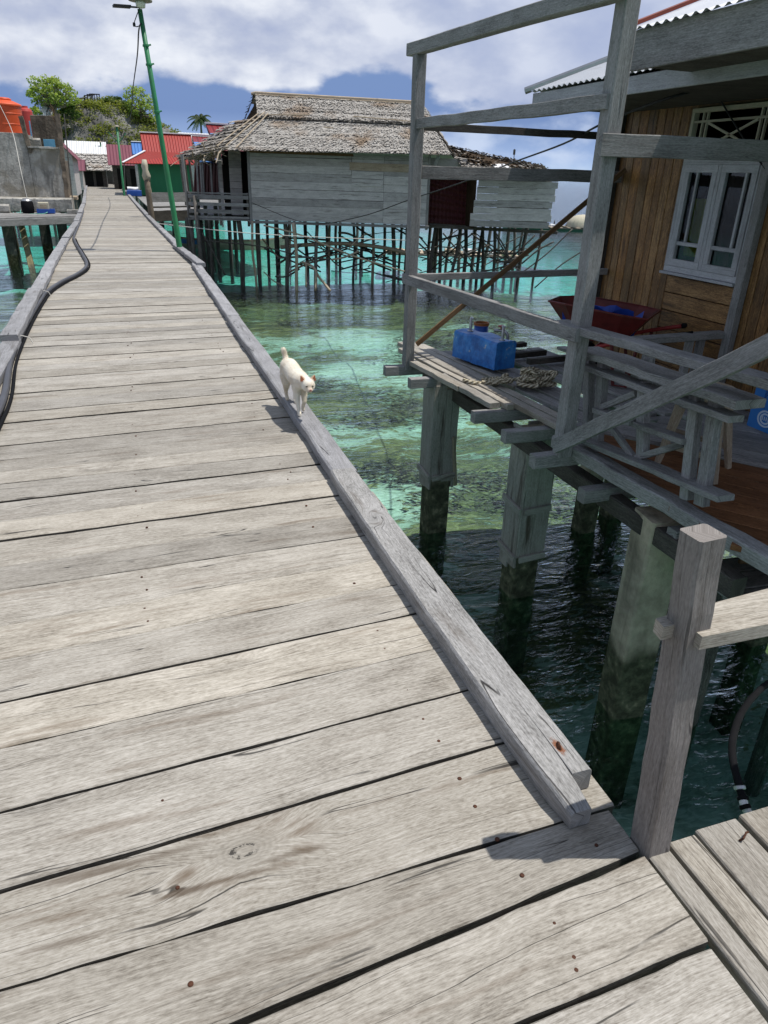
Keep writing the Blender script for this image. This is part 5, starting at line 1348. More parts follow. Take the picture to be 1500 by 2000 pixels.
cs = thing('concrete_shell', (-3.6, 31, .44), 'unfinished grey cement house shell with an open window beside the jetty', 'house')
CYF = 30.0
def wallbox(x0, x1, z0, z1, y0, th_, m_, name, seg=8):
    b_ = MB(); b_.timber((x0, y0 + th_ / 2, (z0 + z1) / 2), (x1, y0 + th_ / 2, (z0 + z1) / 2), th_, z1 - z0, seg=seg, jit=.012, ch=.015); return b_.build(name, m_, cs)


wallbox(-7.5, -2.93, .44, 2.44, CYF, .14, M['conc'], 'wall'); wallbox(-2.92, -1.86, .44, 2.0, CYF + .004, .14, M['conc'], 'wall')
wallbox(-3.45, -2.0, .44, 3.16, 33, .14, M['concbrown'], 'back_wall')
b_ = MB(); b_.timber((-1.93, 30.15, .44 + .6), (-1.93, 33, 1.04), .14, 1.2, seg=4); b_.build('side_wall', M['concbrown'], cs)
b_ = MB(); b_.timber((-2.88, CYF + .02, 1.85), (-2.80, CYF + .02, 2.02), .12, .16, up=(0, 1, 0)); b_.timber((-2.86, CYF + .04, 1.95), (-2.98, CYF + .04, 2.95), .14, .17, up=(0, 1, 0), seg=8, jit=.012); b_.build('column', M['concbrown'], cs)
b_ = MB(); b_.timber(at_y(133, 395, CYF + .02), at_y(112, 222, CYF + .1), .15, .15, up=(0, 1, 0), seg=14, jit=.016); b_.build('column', M['bark'], cs)
b_ = MB(); b_.timber((-2.9, CYF - .02, 2.02), (-1.9, CYF - .02, 2.02), .2, .06, seg=6, jit=.01); b_.build('sill', M['conc'], cs)
b_ = MB(); b_.timber((-2.62, 32.98, 2.15), (-2.22, 32.98, 2.15), .012, .42, ch=.005); b_.build('blue_patch', M['bluepaint'], cs)
b_ = MB(); b_.timber((-3.05, 32.98, 2.5), (-2.97, 32.98, 2.5), .012, .9, ch=.004); b_.build('blue_strip', M['bluepaint'], cs)
for k_ in range(5):
    b_ = MB(); x_ = -2.05 + .03 * k_; b_.tube([(x_ + .18, CYF + .1, 2.6), (x_, CYF + .1, 3.2 + .1 * (k_ % 3))], .008, 5); b_.build('rebar', M['rust'], cs)
b_ = MB(); b_.tube([at_y(142, 392, 29.8), at_y(134, 320, 29.8), at_y(125, 222, 29.8)], .022, 6); b_.build('conduit', M['stilt'], cs)
b_ = MB(); b_.box((-4.2, 31.2, 2.36), (2.6, 2.0, .12)); b_.build('roof_slab', M['conc'], cs)
tc = at_y(17, 262, 30.9); tc.z = 2.42; tk = thing('water_tank', tc, 'large orange plastic water tank on top of the cement shell', 'water tank')
b_ = MB(); b_.lathe(tc, [(.0005, 0), (.47, 0), (.50, .02), (.51, .28), (.518, .29), (.518, .31), (.512, .32), (.53, .60), (.538, .61), (.538, .63), (.532, .64), (.545, .84), (.575, .86), (.575, .90), (.54, .93), (.32, 1.02), (.24, 1.04), (.0005, 1.04)], 60, caps=False); b_.build('body', M['orange'], tk)
b_ = MB(); b_.lathe(tc, [(.24, 1.03), (.27, 1.035), (.27, 1.08), (.2, 1.11), (.0005, 1.13)], 24, caps=False); b_.build('lid', M['orange'], tk, smooth=True)
tc2 = at_y(47, 207, 33.2); tc2.z -= 1.06; tk2 = thing('water_tank', tc2, 'smaller red water tank half hidden behind the orange tank', 'water tank')
b_ = MB(); b_.lathe(tc2, [(.0005, 0), (.22, 0), (.24, .05), (.25, .88), (.22, .95), (.12, 1.0), (.0005, 1.02)], 28, caps=False); b_.build('body', M['redplastic'], tk2)
b_ = MB(); b_.lathe(tc2, [(.12, 1.0), (.12, 1.06), (.0005, 1.07)], 16, caps=False); b_.build('lid', M['redplastic'], tk2)
b_ = MB(); b_.box((tc2.x, tc2.y, tc2.z / 2 + .22), (.8, .8, tc2.z - .44)); b_.build('stand', M['conc'], tk2)
b_ = MB(); b_.tube(spline([tc + V((-.1, -.2, 1.08)), tc + V((-.05, -.56, .85)), at_y(25, 260, 29.85), at_y(40, 330, 28.6), at_y(53, 388, 28.3)], 6), .010, 5); b_.build('cord', M['stringw'], label='pale cord hanging from the orange tank down to the jetty', cat='rope', loc=tc)
def on_jetty(px, y=28.25): p = at_y(px, 405, y); p.z = .01; return p


dc = on_jetty(54); dr = thing('drum', dc, 'black rounded drum with a grey lid on the jetty planks', 'drum')
b_ = MB(); b_.lathe(dc, [(.0005, 0), (.17, 0), (.19, .03), (.2, .2), (.19, .32), (.16, .38)], 24, caps=False); b_.build('body', M['black'], dr, smooth=True)
b_ = MB(); b_.lathe(dc, [(.165, .375), (.14, .42), (.06, .45), (.0005, .46)], 24, caps=False); b_.build('lid', M['galv'], dr, smooth=True)
b_ = MB(); b_.tube(spline([dc + V((-.22, -.1, .1)), dc + V((-.2, -.2, -.02)), dc + V((.1, -.25, -.02)), dc + V((.5, -.25, -.0)), dc + V((.62, -.15, .06))], 5), .012, 5); b_.build('rope', plain('pale green rope', (.16, .42, .33), .8), label='pale green rope end trailing on the jetty edge by the drum', cat='rope', loc=dc)
tcn = on_jetty(89); ty = thing('crate', tcn, 'low blue plastic crate on the jetty planks', 'crate')
b_ = MB()
for (dx, dy, sx_, sy_) in ((0, -.17, .54, .02), (0, .17, .54, .02), (-.26, 0, .02, .32), (.26, 0, .02, .32)): b_.box((tcn.x + dx, tcn.y + dy, tcn.z + .07), (sx_, sy_, .13), ch=.004)
b_.build('side', M['blue'], ty); b_ = MB(); b_.box((tcn.x, tcn.y, tcn.z + .01), (.5, .32, .015)); b_.build('base', M['blue'], ty)
b_ = MB(); q0 = tcn + V((-.05, 0, .02)); b_.timber(q0 + V((-.16, 0, .17)), q0 + V((.15, 0, .17)), .26, .30, ch=.02); bx_ = b_.build('box', M['cream'], label='cream box standing in the low blue crate', cat='box', loc=q0)
b_ = MB(); b_.timber(q0 + V((-.1, -.134, .17)), q0 + V((.1, -.134, .17)), .006, .16); b_.build('panel', M['palewood'], bx_)
bk = on_jetty(141); b_ = MB(); b_.box(bk + V((0, 0, .06)), (.36, .2, .12), ch=.01, seg=3, jit=.006); b_.build('concrete_block', M['conc'], label='grey concrete block at the right end of the jetty', cat='block', loc=bk)
bk = on_jetty(2, 28.4); b_ = MB(); b_.box(bk + V((0, 0, .12)), (.5, .3, .26), ch=.05, seg=3, jit=.01); b_.build('concrete_block', M['conc'], label='larger mossy concrete block at the left edge of the jetty', cat='block', loc=bk)

# ------------------------------------------------------------------ village behind
def gable_house(name, label, x0, x1, y0, y1, z0, ze, zr, axis, wm, rm, over=.3, ridge_m=None, dark_opening=None, window=None, stilts=True, cat_='house', thatch=False):
    r = thing(name, ((x0 + x1) / 2, (y0 + y1) / 2, z0), label, cat_); b = MB()
    xm, ym = (x0 + x1) / 2, (y0 + y1) / 2
    P = [(x0, y0), (x1, y0), (x1, y1), (x0, y1)]
    for i in range(4):
        (a, c), (e, f) = P[i], P[(i + 1) % 4]; ln = math.hypot(e - a, f - c); b.face([(a, c, z0), (e, f, z0), (e, f, ze), (a, c, ze)], [(0, 0), (ln, 0), (ln, ze - z0), (0, ze - z0)])
    sl = (zr - ze)
    if axis == 'x':
        for xx in (x0, x1): b.face([(xx, y0, ze), (xx, y1, ze), (xx, ym, zr - .04)], [(0, 0), (y1 - y0, 0), (ym - y0, sl)])
    else:
        for yy in (y0, y1): b.face([(x0, yy, ze), (x1, yy, ze), (xm, yy, zr - .04)], [(0, 0), (x1 - x0, 0), (xm - x0, sl)])
    b.face([(x0, y0, z0), (x0, y1, z0), (x1, y1, z0), (x1, y0, z0)])
    b.build('wall', wm, r)
    b = MB(); hy = ((y1 - y0) if axis == 'x' else (x1 - x0)) / 2; k_ = (hy + over) / hy; zo = zr - sl * k_
    if axis == 'x': E_ = [((x0 - over, ym - hy * k_, zo), (x1 + over, ym - hy * k_, zo), (x0 - over, ym, zr), (x1 + over, ym, zr)), ((x0 - over, ym + hy * k_, zo), (x1 + over, ym + hy * k_, zo), (x0 - over, ym, zr), (x1 + over, ym, zr))]
    else: E_ = [((xm - hy * k_, y0 - over, zo), (xm - hy * k_, y1 + over, zo), (xm, y0 - over, zr), (xm, y1 + over, zr)), ((xm + hy * k_, y0 - over, zo), (xm + hy * k_, y1 + over, zo), (xm, y0 - over, zr), (xm, y1 + over, zr))]
    for n_, (e0, e1, r0, r1) in enumerate(E_):
        if thatch: thatch_plane(b, e0, e1, r0, r1, 7, .12, .5, 50 + n_, lift=.06)
        else:
            ln = (V(e1) - V(e0)).length; s_ = (V(r0) - V(e0)).length
            for dz, fl in ((0.03, 0), (0, 1)):
                b.face([V(p) + V((0, 0, dz)) for p in (e0, e1, r1, r0)], [(0, s_), (ln, s_), (ln, 0), (0, 0)])
            b.face([V(e0), V(e1), V(e1) + V((0, 0, .03)), V(e0) + V((0, 0, .03))])
    ro = b.build('roof', rm, r)
    if ridge_m:
        b = MB(); a, c = V(E_[0][2]), V(E_[0][3]); b.timber(a + V((0, 0, .04)), c + V((0, 0, .04)), .34, .06, ch=.02); b.build('ridge_cap', ridge_m, ro)
    if dark_opening:
        for (dx0, dx1, dz1) in dark_opening: b = MB(); b.box(((dx0 + dx1) / 2, y0 - .01, (z0 + dz1) / 2), (dx1 - dx0, .03, dz1 - z0 - .05)); b.build('dark_opening', M['interior'], r)  # near black panels paint the shade of open fronts onto the wall
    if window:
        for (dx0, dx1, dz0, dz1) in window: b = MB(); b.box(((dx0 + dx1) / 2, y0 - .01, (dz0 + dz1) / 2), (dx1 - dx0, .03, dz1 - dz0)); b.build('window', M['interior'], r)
    if stilts:
        for i in range(4):
            for yy in (y0 + .15, y1 - .15): b = MB(); xx = x0 + .15 + (x1 - x0 - .3) * i / 3; b.tube([(xx, yy, z0), (xx, yy, -4.2)], .07, 6); b.build('stilt', M['stilt'], r)
    return r


# green house with the red hipped roof
gh = gable_house('green_house', 'green plank house with a bright red metal roof behind the boardwalk', 1.10, 4.0, 48, 52, .02, 1.7, 1.9, 'x', M['greenwall'], M['redroof'], over=.1)
mb = MB()
def q4(b, a, c, d, e):
    a, c, d, e = map(V, (a, c, d, e)); ln = (c - a).length; s_ = (e - a).length
    b.face([a, c, d, e], [(0, s_), (ln, s_), (ln, 0), (0, 0)]); b.face([p - V((0, 0, .03)) for p in (a, c, d, e)], [(0, s_), (ln, s_), (ln, 0), (0, 0)])
q4(mb, (.18, 47.3, 1.68), (4.6, 47.3, 1.74), (4.35, 48.9, 2.35), (1.55, 48.9, 2.35)); q4(mb, (1.45, 48.9, 2.35), (4.35, 48.9, 2.35), (4.35, 50, 3.36), (1.40, 50, 3.36)); q4(mb, (4.35, 51.1, 2.35), (1.45, 51.1, 2.35), (1.40, 50, 3.36), (4.35, 50, 3.36)); q4(mb, (4.6, 52.7, 1.72), (.18, 52.7, 1.68), (1.55, 51.1, 2.35), (4.35, 51.1, 2.35)); q4(mb, (.18, 52.7, 1.68), (.18, 47.3, 1.68), (1.55, 48.9, 2.35), (1.55, 51.1, 2.35))
ro = mb.build('hip_roof', M['redroof'], gh)
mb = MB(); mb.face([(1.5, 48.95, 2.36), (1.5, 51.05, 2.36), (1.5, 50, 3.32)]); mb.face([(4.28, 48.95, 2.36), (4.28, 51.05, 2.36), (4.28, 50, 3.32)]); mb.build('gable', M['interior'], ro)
mb = MB(); mb.timber((1.36, 50, 3.39), (4.4, 50, 3.39), .24, .06); mb.timber((.2, 47.3, 1.72), (1.53, 48.88, 2.39), .14, .04); mb.build('ridge_cap', M['white'], ro)
# porch poles between green house and thatched house
for k_, px in enumerate((362, 370, 379)):
    p = at_y(px, 382, 36); b_ = MB(); b_.tube([(p.x, p.y, .0), (p.x - .1, p.y, 2.0)], .05, 6); b_.build('porch_stake', M['stilt'], label='dark upright pole in front of the green house wall', cat='pole', group='poles in front of the green house', loc=(p.x, p.y, 0))
# maroon sheet house with checked roof
mh = thing('maroon_house', at_d(415, 380, 27.5), 'dark maroon sheet house with a red and blue checked roof left of the thatched house', 'house')
a0, a1, a2, a3 = at_d(378, 384, 27.5), at_d(470, 386, 27.5), at_d(470, 305, 27.5), at_d(380, 305, 27.5)
mb = MB(); mb.face([a0, a1, a2, a3], [(0, 0), ((a1 - a0).length, 0), ((a1 - a0).length, 1.9), (0, 1.9)]); bk = DN * 3.5; mb.face([a0, a3, a3 + bk, a0 + bk], [(0, 0), (0, 1.9), (3.5, 1.9), (3.5, 0)]); mb.face([a1, a2, a2 + bk, a1 + bk]); mb.build('wall', M['maroonwall'], mh)
mb = MB(); e0, e1, r0, r1 = at_d(390, 315, 27.0), at_d(500, 322, 27.0), at_d(374, 265, 30.5), at_d(470, 271, 30.5); q4(mb, e0, e1, r1, r0); q4(mb, r0 - V((0, 0, .02)), r1 - V((0, 0, .02)), r1 + DN * 2.5 - V((0, 0, 1)), r0 + DN * 2.5 - V((0, 0, 1))); ro = mb.build('roof', M['checkroof'], mh)
mb = MB(); mb.timber(r0 + V((0, 0, .04)), r1 + V((0, 0, .04)), .2, .06); mb.build('ridge_cap', M['white'], ro)
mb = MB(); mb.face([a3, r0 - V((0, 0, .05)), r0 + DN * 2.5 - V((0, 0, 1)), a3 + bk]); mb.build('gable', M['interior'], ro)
for px in (386, 393, 397, 413, 428):
    p0, p1 = at_d(px - 2, 312, 27.2), at_d(px + 2, 382, 27.2); b_ = MB(); b_.timber(p1, p0, .06, .06, up=DN); b_.build('porch_post', M['timber'], mh)
mb = MB(); thatch_plane(mb, at_d(418, 318, 26.2), at_d(455, 322, 26.2), at_d(408, 309, 27.4), at_d(460, 312, 27.4), 3, .1, .4, 77); mb.build('awning', M['thatch'], mh)
for px in (386, 400, 420, 445):
    p = at_d(px, 395, 27.6); b_ = MB(); b_.tube([V((p.x, p.y, .4)), V((p.x, p.y, -4))], .07, 6); b_.build('stilt', M['stilt'], mh)
fb = MB(); f0_, f1_ = at_d(376, 386, 26.6), at_d(470, 388, 26.6); fb.timber(f0_, f1_, 1.8, .05); fb.build('terrace', M['timber'], mh)
ch2 = thing('checked_roof_house', at_d(430, 300, 36), 'taller house with a steep blue and red checked roof behind the maroon house', 'house')
e0, e1, r0, r1 = at_d(434, 310, 33), at_d(520, 315, 33), at_d(401, 242, 36), at_d(500, 249, 36)
mb = MB(); q4(mb, e0, e1, r1, r0); q4(mb, r0 - V((0, 0, .02)), r1 - V((0, 0, .02)), r1 + DN * 3 - V((0, 0, 2)), r0 + DN * 3 - V((0, 0, 2))); ro = mb.build('roof', M['checkroof'], ch2)
mb = MB(); mb.timber(r0 + V((0, 0, .04)), r1 + V((0, 0, .04)), .25, .07); mb.build('ridge_cap', M['white'], ro)
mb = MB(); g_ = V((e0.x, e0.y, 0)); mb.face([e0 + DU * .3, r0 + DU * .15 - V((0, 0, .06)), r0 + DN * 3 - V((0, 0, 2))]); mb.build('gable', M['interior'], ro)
mb = MB(); w0, w1 = V((e0.x, e0.y, 0)) + DN * .4 + DU * .3, V((e1.x, e1.y, 0)) + DN * .4; mb.face([w0, w1, w1 + V((0, 0, e1.z)), w0 + V((0, 0, e0.z))], [(0, 0), (3, 0), (3, 2), (0, 2)]); mb.build('wall', M['maroonwall'], ch2)
p = at_y(386, 262, 58); gable_house('white_roof_shed', 'pale roofed shed showing just above the red roof ridge', p.x - 1.0, p.x + 1.4, 57, 60, 0, p.z - .5, p.z + .05, 'x', M['wallgrey'], M['whiteroof'], stilts=True)

# left side of the boardwalk end
gable_house('maroon_roof_house', 'grey house with a maroon roof beside the cement shell', -5.9, at_y(149, 300, 42).x - .22, 42, 47, .1, 1.95, 3.85, 'y', M['wallgrey'], M['maroonroof'], over=.22)
p = at_y(172, 299, 76); gable_house('white_roof_house', 'low house with a broad white roof near the far end of the boardwalk', p.x - 1.6, p.x + 1.3, 75, 80, .0, p.z - .1, p.z + .95, 'x', M['wallgrey'], M['whiteroof'], over=.3)
p = at_y(182, 326, 66); gable_house('thatched_hut', 'thatched hut with dark open front at the far end of the boardwalk', p.x - 1.0, p.x + .9, 66, 70, -.05, p.z, p.z + .95, 'x', M['dark'], M['thatch'], over=.5, thatch=True, dark_opening=[(p.x - .7, p.x - .1, 1.1), (p.x + .1, p.x + .6, 1.1)])
p = at_y(214, 308, 78); gable_house('thatched_hut', 'second smaller thatched hut beside the purple roofed house', p.x - 1.2, p.x + .9, 77, 81, -.05, p.z - .3, p.z + .75, 'x', M['dark'], M['thatch'], over=.4, thatch=True)
p = at_y(152, 326, 60); gable_house('small_maroon_hut', 'small hut with faded maroon lean roof on the left of the boardwalk end', p.x - 1.0, p.x + .30, 58, 61, -.05, p.z - .15, p.z + .45, 'x', M['wallgrey'], M['purpleroof'], over=.25)
p0, p1 = at_y(212, 318, 60), at_y(262, 318, 60); gable_house('purple_roof_house', 'dark open house with a faded purple roof left of the red roof', p0.x + .2, p1.x + .1, 60, 64, -.02, p0.z, at_y(245, 284, 62).z, 'x', M['dark'], M['purpleroof'], over=.25, dark_opening=[(p0.x + .5, p0.x + 1.1, 1.4), (p0.x + 1.4, p0.x + 1.9, 1.4)])
p0, p1 = at_y(262, 300, 56), at_y(286, 300, 56); gable_house('blue_roof_house', 'small house with a light blue roof wedged beside the red roof', p0.x, p1.x, 56, 58.5, 0, p0.z, at_y(270, 278, 57).z, 'x', M['wallgrey'], M['blueroof'], over=.1, ridge_m=M['white'])
# deck in front of the green house, with plank fence
dk = thing('village_deck', (2.4, 40, -.05), 'pale plank deck in front of the green house', 'deck', kind='structure'); mb = MB()
for k_ in range(40): yy = 29.5 + k_ * .46; x0 = lerp_tab(XR, yy) + .5; mb.timber((x0, yy, -.06), (5.6, yy, -.06 + rr.uniform(-.01, .01)), .43, .04)
mb.build('plank', M['timber'], dk)
for k_ in range(10):
    b_ = MB(); xx = 1.3 + (k_ % 5) * .9; yy = 30 + (k_ // 5) * 9; b_.tube([(xx, yy, -.1), (xx, yy, -4)], .07, 6); b_.build('pile', M['stilt'], dk)
fc = thing('plank_fence', (1.5, 27.7, -.2), 'dark weathered plank fence from the boardwalk edge to the maroon house terrace', 'fence')
fa, fb_ = V((.86, 27.0, 0)), V((2.55, 28.0, 0))
for zz, hh in ((.60, .30), (.02, .34), (.30, .05)): part('fence_board', M['dark'] if zz < .5 else M['timber'], fc, (fa + V((0, 0, zz)), fb_ + V((0, 0, zz)), .03, hh, dict(seg=6, jit=.008)))
for t in (.0, .45, .95): q_ = fa.lerp(fb_, t); part('fence_post', M['stilt'], fc, (q_ + V((0, .05, -3.5)), q_ + V((0, .05, .8)), .09, .09, dict(up=(0, 1, 0))))
mp_ = V((.84, 26.8, 0)); mpo = thing('mooring_post', mp_, 'stout rough post with a pale knobbly broken top beside the boardwalk', 'post')
b_ = MB(); b_.tube([mp_ + V((0, 0, -3.4)), mp_ + V((0, 0, .2)), mp_ + V((-.03, 0, .7)), mp_ + V((-.02, 0, 1.15))], [.10, .10, .085, .095], 10); b_.v = [v + V([.018 * noise.noise(v * 9 + V((i, 0, 0))) for i in range(3)]) for v in b_.v]; b_.build('trunk', M['bark'], mpo, smooth=True)
b_ = MB(); b_.tube([mp_ + V((-.02, 0, 1.1)), mp_ + V((-.03, 0, 1.25)), mp_ + V((-.03, 0, 1.42)), mp_ + V((-.05, 0, 1.55)), mp_ + V((-.05, 0, 1.72))], [.10, .14, .09, .105, .07], 10); b_.v = [v + V([.03 * noise.noise(v * 8 + V((i, 0, 0))) for i in range(3)]) for v in b_.v]; b_.build('pale_top', M['cream'], mpo, smooth=True)
b_ = MB(); p = at_z(299, 392, 0); b_.tube([p + V((0, 0, -.1)), p + V((-.1, 0, .85))], .035, 6); b_.build('stake', M['palewood'], label='thin pale stake leaning on the deck before the green house', cat='stake', loc=p)
p = at_z(254, 383, -.02) + V((.25, 0, 0)); cr = thing('crate', p, 'blue crate with a white sack on the deck beside the far lamp post', 'crate'); b_ = MB(); b_.box(p + V((0, 0, .16)), (.8, .5, .3), ch=.02); b_.build('side', M['blue'], cr); b_ = MB(); b_.box(p + V((-.05, 0, .40)), (.6, .4, .18), ch=.07, seg=4, jit=.02); b_.build('sack', M['white'], cr)

# lamp posts
lb = at_y(354, 503, 15.6); lt_ = at_y(273, 18, 15.6)
lp = thing('lamp_post', lb, 'leaning green lamp post with a round shade and solar lamp rising beside the boardwalk', 'lamp post')
d_ = (lt_ - lb)
mb = MB(); mb.tube([lb - d_ * .42, lb, lb + d_ * .25, lb + d_ * .62, lt_], [.055, .055, .052, .045, .042], 10); pole = mb.build('pole', M['green'], lp, smooth=True)
for f_ in (.62, .80, .87):
    b_ = MB(); b_.lathe(lb + d_ * f_, [(.046, -.02), (.058, -.015), (.058, .015), (.046, .02)], 12, axis=d_); b_.tube([lb + d_ * f_, lb + d_ * f_ + V((.09, 0, .02))], .014, 6); b_.build('clamp', M['green'], pole)
hc = lt_ + V((.02, -.02, .06))
b_ = MB(); b_.lathe(hc, [(.02, -.05), (.075, -.04), (.085, .02), (.085, .05)], 14); b_.build('bulb', M['bulb'], lp, smooth=True)
b_ = MB(); b_.lathe(hc, [(.085, .05), (.20, .055), (.205, .075), (.16, .10), (.07, .13), (.0005, .135)], 24, caps=False); b_.build('lamp_shade', M['lampshade'], lp, smooth=True)
s0, s1 = lt_ + V((0, -.03, .02)), at_y(221, 11, 15.5)
b_ = MB(); b_.tube([s0, s0.lerp(s1, .4)], .014, 6); b_.timber(s0.lerp(s1, .35), s1, .16, .035); b_.build('solar_lamp', M['cable'], lp)
b_ = MB(); b_.tube(spline([s0, at_y(262, 45, 15.55), at_y(266, 52, 15.55), at_y(273, 50, 15.55)], 5), .008, 5); b_.lathe(at_y(262, 48, 15.55), [(.02, -.03), (.025, 0), (.02, .03)], 8); b_.build('plug', M['cable'], lp)
b_ = MB(); b_.tube(spline([lt_ + V((0, 0, -.2)), at_y(271, 60, 15.6), at_y(268, 110, 18), at_y(260, 170, 24), at_y(254, 230, 34), at_y(235, 280, 44)], 5), .013, 5); b_.build('power_cable', M['cable'], label='black cable hanging from the near lamp post towards the far one', cat='cable', loc=lt_)
def far_lamp(bpx, tpx, label):
    b0 = at_z(*bpx, -.1); t0 = at_y(*tpx, b0.y); r = thing('lamp_post', b0, label, 'lamp post', group='far green lamp posts'); d2 = t0 - b0
    b = MB(); b.tube([b0 - d2 * .4, b0, t0], .06, 8); b.build('pole', M['green'], r, smooth=True)
    for s_ in (-1, 1):
        b = MB(); a = b0 + d2 * .78; b.tube([a, a + V((s_ * .45, 0, .5))], .025, 5); b.build('arm', M['green'], r)
    b = MB(); b.lathe(t0, [(.05, 0), (.14, .02), (.1, .08), (.0005, .1)], 10, caps=False); b.build('lamp_shade', M['lampshade'], r)
    return r


far_lamp((243, 386), (228, 248), 'thin green lamp post standing before the purple roof'); far_lamp((207, 362), (196, 278), 'farther green lamp post near the boardwalk end'); far_lamp((205, 356), (189, 290), 'farthest thin lamp post before the thatched hut')
rg = random.Random(61)
for (px, py, top) in ((213, 362, 300), (219, 366, 312), (226, 370, 305), (233, 376, 318), (201, 357, 318)):
    p = at_z(px, py, -.05) + V((.35, 0, 0)); t0 = at_y(px, top, p.y); b_ = MB(); b_.tube([(p.x, p.y, -2.5), p, t0 + V((.3, 0, 0))], .04, 6); b_.build('stake', M['stilt'], label='thin dark stake standing along the right edge of the far boardwalk', cat='stake', group='stakes along the far boardwalk', loc=p)

# ------------------------------------------------------------------ hill, stairs, trees
HILL = [(20, 300), (60, 262), (85, 236), (112, 222), (128, 216), (150, 203), (172, 201), (195, 197), (215, 199), (232, 206), (250, 218), (285, 232), (315, 245), (335, 256), (352, 270), (380, 300), (420, 338)]
hp_ = [(at_y(a, b, 97).x, at_y(a, b, 97).z) for a, b in HILL]
def hill_z(x, y):
    h = lerp_tab(hp_, x) if hp_[0][0] <= x <= hp_[-1][0] else -3
    t = (y - 87) / 9 if y < 96 else 1 - (y - 99) / 18
    t = max(0, min(1, t)); t = 1 - (1 - t) ** 2.2 if y < 97 else t * t * (3 - 2 * t)
    n = noise.noise((x * .5, y * .5, 0)) * .6 + noise.noise((x * 1.3, y * 1.3, 3)) * .35 + noise.noise((x * 3.1, y * 3.1, 5)) * .18
    return -4 + (h + 4) * t + n * min(1, t * 3) * .8 - .2
mb = MB(); gx = [-14 + .3 * i for i in range(110)]; gy = [86 + .35 * j for j in range(96)]
mb.v = [V((x, y, hill_z(x, y))) for y in gy for x in gx]; n_ = len(gx)
for j in range(len(gy) - 1):
    for i in range(n_ - 1): a = j * n_ + i; mb.f.append((a, a + 1, a + n_ + 1, a + n_)); mb.uv.append([(0, 0)] * 4); mb.m.append(0); mb.r.append(0)
mb.build('hill', M['limestone'], kind='structure')


def leaves(mb_, c, r, n, size, g, flat=.5):
    for _ in range(n):
        while True:
            d = V((g.uniform(-1, 1), g.uniform(-1, 1), g.uniform(-1, 1)))
            if .1 < d.length < 1: break
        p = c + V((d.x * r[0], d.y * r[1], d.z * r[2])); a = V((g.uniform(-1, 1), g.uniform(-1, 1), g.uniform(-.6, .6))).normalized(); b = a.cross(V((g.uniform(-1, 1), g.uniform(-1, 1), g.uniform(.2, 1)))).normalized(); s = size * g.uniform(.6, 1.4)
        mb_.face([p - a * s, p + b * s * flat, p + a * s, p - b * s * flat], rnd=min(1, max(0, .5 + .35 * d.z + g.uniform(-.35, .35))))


g = random.Random(71); mb = MB()
for _ in range(900):
    x = g.uniform(hp_[1][0], hp_[-2][0]); y = 88 + 11 * g.random() ** 1.0; z = hill_z(x, y)
    if z < -.5 or noise.noise((x * .45, y * .45, 8)) < -.22 + g.uniform(-.25, .25): continue
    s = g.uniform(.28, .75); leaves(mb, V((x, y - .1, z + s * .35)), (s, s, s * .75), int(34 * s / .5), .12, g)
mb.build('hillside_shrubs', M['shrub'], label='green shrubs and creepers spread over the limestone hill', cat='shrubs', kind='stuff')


def tree(name, label, base, top, cr, n_cl, n_lf, lsize, lm, seed, cl_r=.32, group=None):
    r = thing(name, base, label, 'tree', group); g = random.Random(seed); base, top = V(base), V(top)
    tm = MB(); fork = base.lerp(top, .45); w_ = cr[0] * .045 + .06
    tm.tube(spline([base - V((0, 0, .6)), base.lerp(fork, .5) + V((g.uniform(-.1, .1), 0, 0)), fork], 4), [w_ * 1.3] * 3 + [w_ * 1.1] * 3 + [w_] * 3, 8)
    cc = top; cls = []
    for i in range(n_cl):
        th_ = 2 * pi * i * .618; ph_ = math.acos(1 - 1.55 * (i + .5) / n_cl); q_ = g.uniform(.55, .95); c_ = cc + V((cr[0] * q_ * sin(ph_) * cos(th_), cr[1] * q_ * sin(ph_) * sin(th_), cr[2] * q_ * cos(ph_))); cls.append(c_)
    for c_ in cls: tm.tube(spline([fork, fork.lerp(c_, .5) + V((g.uniform(-.2, .2), g.uniform(-.2, .2), -.15)), c_], 3), [w_ * .6] * 2 + [w_ * .4] * 2 + [w_ * .25] * 2 + [w_ * .1], 6)
    tm.build('trunk', M['bark'], r, smooth=True)
    lf = MB()
    for c_ in cls:
        k_ = g.uniform(.7, 1.3) * cl_r; leaves(lf, c_, (cr[0] * k_, cr[1] * k_, cr[2] * k_ * .8), int(n_lf * g.uniform(.6, 1.3)), lsize, g)
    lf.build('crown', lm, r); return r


b0 = at_y(111, 228, 90); tree('broadleaf_tree', 'rounded bright green tree standing on the left shoulder of the hill', b0, at_y(103, 187, 90), (2.35, 2.4, 1.85), 46, 70, .14, M['leafgreen'], 3, .24)
b0 = at_y(276, 235, 94); tree('broadleaf_tree', 'loose pale green tree on the right shoulder of the hill', b0, at_y(272, 210, 94), (1.75, 1.8, 2.0), 30, 48, .15, M['leafgreen'], 5, .26)
b0 = at_y(222, 214, 96); tree('bush', 'dense dark green bush on the hill crest beside the loose tree', b0, at_y(224, 205, 96), (1.6, 1.3, .8), 16, 90, .14, M['leafdark'], 6, .4)
b0 = at_y(140, 240, 91); tree('bush', 'small dark bush below the rounded tree on the hill', b0, at_y(133, 222, 91), (1.0, 1.0, .8), 9, 70, .14, M['leafdark'], 8, .45)
b0 = at_y(72, 225, 88); tree('bush', 'sparse small bush rising behind the cement shell wall', b0 - V((0, 0, .5)), at_y(68, 218, 88), (.6, .6, .5), 7, 40, .12, M['leafgreen'], 9, .45)
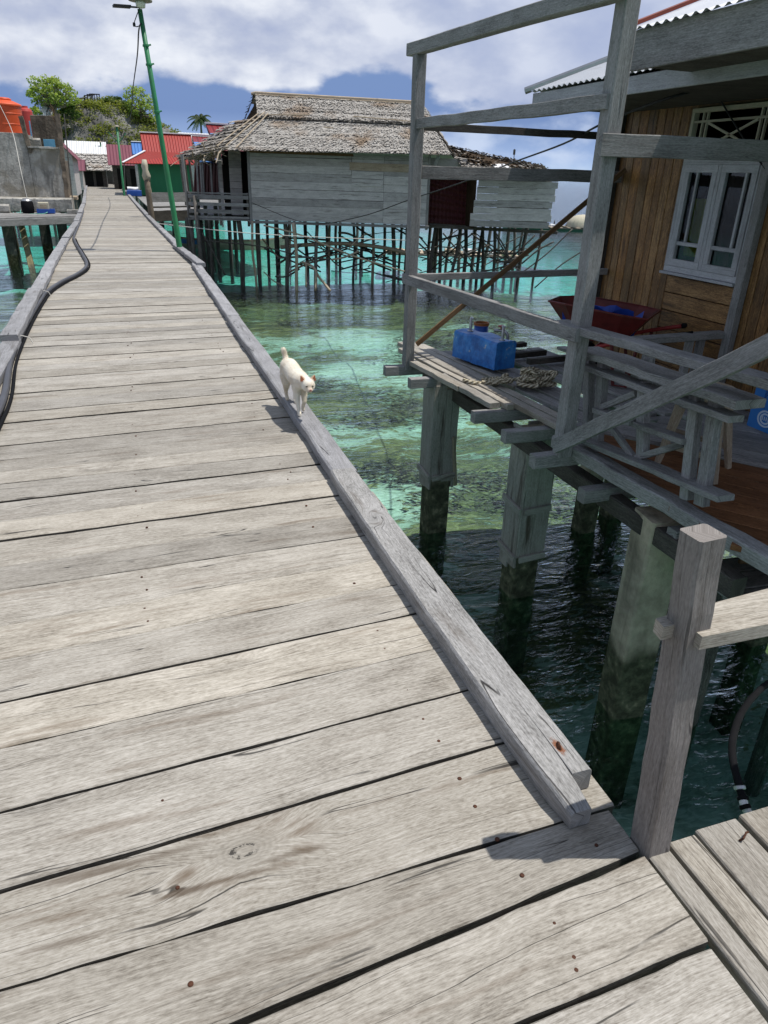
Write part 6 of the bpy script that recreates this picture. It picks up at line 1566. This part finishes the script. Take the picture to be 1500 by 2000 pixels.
# coconut palm
pb = at_y(396, 300, 130); pt = at_y(392, 233, 130); pm = thing('palm_tree', pb, 'coconut palm with drooping dark fronds behind the checked roofs', 'palm tree')
mb = MB(); mb.tube(spline([V((pb.x + .6, pb.y, -1.5)), pb + V((.3, 0, 0)), pb.lerp(pt, .6), pt], 4), [.22] * 4 + [.18] * 5 + [.15] * 4, 8); mb.build('trunk', M['bark'], pm, smooth=True)
g = random.Random(17)
for k_ in range(24):
    a = k_ * 2.4 + g.uniform(-.2, .2); el_ = g.uniform(-.25, 1.2); Lf = g.uniform(2.0, 2.7); fd_ = V((cos(a) * cos(el_), sin(a) * cos(el_), sin(el_))); pts = []
    for i in range(9):
        t = i / 8; pts.append(pt + fd_ * (Lf * t) - V((0, 0, 1.7 * t * t * (1 if el_ > 0 else .7))))
    mb = MB(); mb.tube(pts, [.035 - .003 * i for i in range(9)], 5, rnd=.6)
    for i in range(1, 33):
        t = i / 33; j = min(7, int(t * 8)); c_ = pts[j].lerp(pts[j + 1], t * 8 - j); ax = (pts[j + 1] - pts[j]).normalized(); sd_ = ax.cross(V((0, 0, 1))).normalized()
        for s_ in (-1, 1):
            ln = .62 * (1 - abs(t - .4) * 1.1); tip = c_ + sd_ * s_ * ln * .75 + ax * ln * .4 - V((0, 0, ln * .55)); mb.face([c_ - ax * .05, c_ + ax * .05, tip], rnd=g.random())
    mb.build('frond', M['palm'], pm)
# stairway with black railings and lookout frame
sb, stp = at_y(80, 240, 88), at_y(97, 206, 91); sw = thing('stairway', sb, 'pale concrete stairway with black railings climbing the hill below the tree', 'stairway')
mb = MB()
for i in range(14): t = i / 13; c_ = sb.lerp(stp, t); mb.box(c_, (1.2, .45, .22))
mb.build('step', M['white'], sw)
for s_ in (-.65, .65):
    b_ = MB(); b_.tube([sb + V((s_, 0, 1.0)), stp + V((s_, 0, 1.0))], .05, 6); b_.build('railing', M['cable'], sw)
    for i in range(9): t = i / 8; c_ = sb.lerp(stp, t) + V((s_, 0, 0)); b_ = MB(); b_.tube([c_, c_ + V((0, 0, 1.0))], .035, 5); b_.build('railing_post', M['cable'], sw)
lk0 = at_y(178, 201, 96); lk = thing('lookout_frame', lk0, 'black square frames of a lookout walkway on the hill crest', 'lookout')
for k_, (px, py) in enumerate(((172, 187), (177, 185), (182, 184), (187, 184))):
    p = at_y(px, py, 95 + k_ * .4); zb = lk0.z - .6
    for s_ in (-.35, .35): b_ = MB(); b_.tube([(p.x + s_, p.y, zb), (p.x + s_, p.y, p.z)], .05, 5); b_.build('post', M['cable'], lk)
    b_ = MB(); b_.timber((p.x - .42, p.y, p.z), (p.x + .42, p.y, p.z), .1, .1); b_.build('crossbar', M['cable'], lk)
b_ = MB(); p0, p1 = at_y(118, 197, 93), at_y(172, 190, 95); b_.tube([p0, p1], .06, 5); b_.tube([p0 - V((0, 0, .6)), p1 - V((0, 0, .6))], .05, 5); b_.build('rail', M['cable'], lk)
for t in (.1, .35, .6, .85): q_ = p0.lerp(p1, t); b_ = MB(); b_.tube([q_, q_ - V((0, 0, 1.6))], .05, 5); b_.build('post', M['cable'], lk)
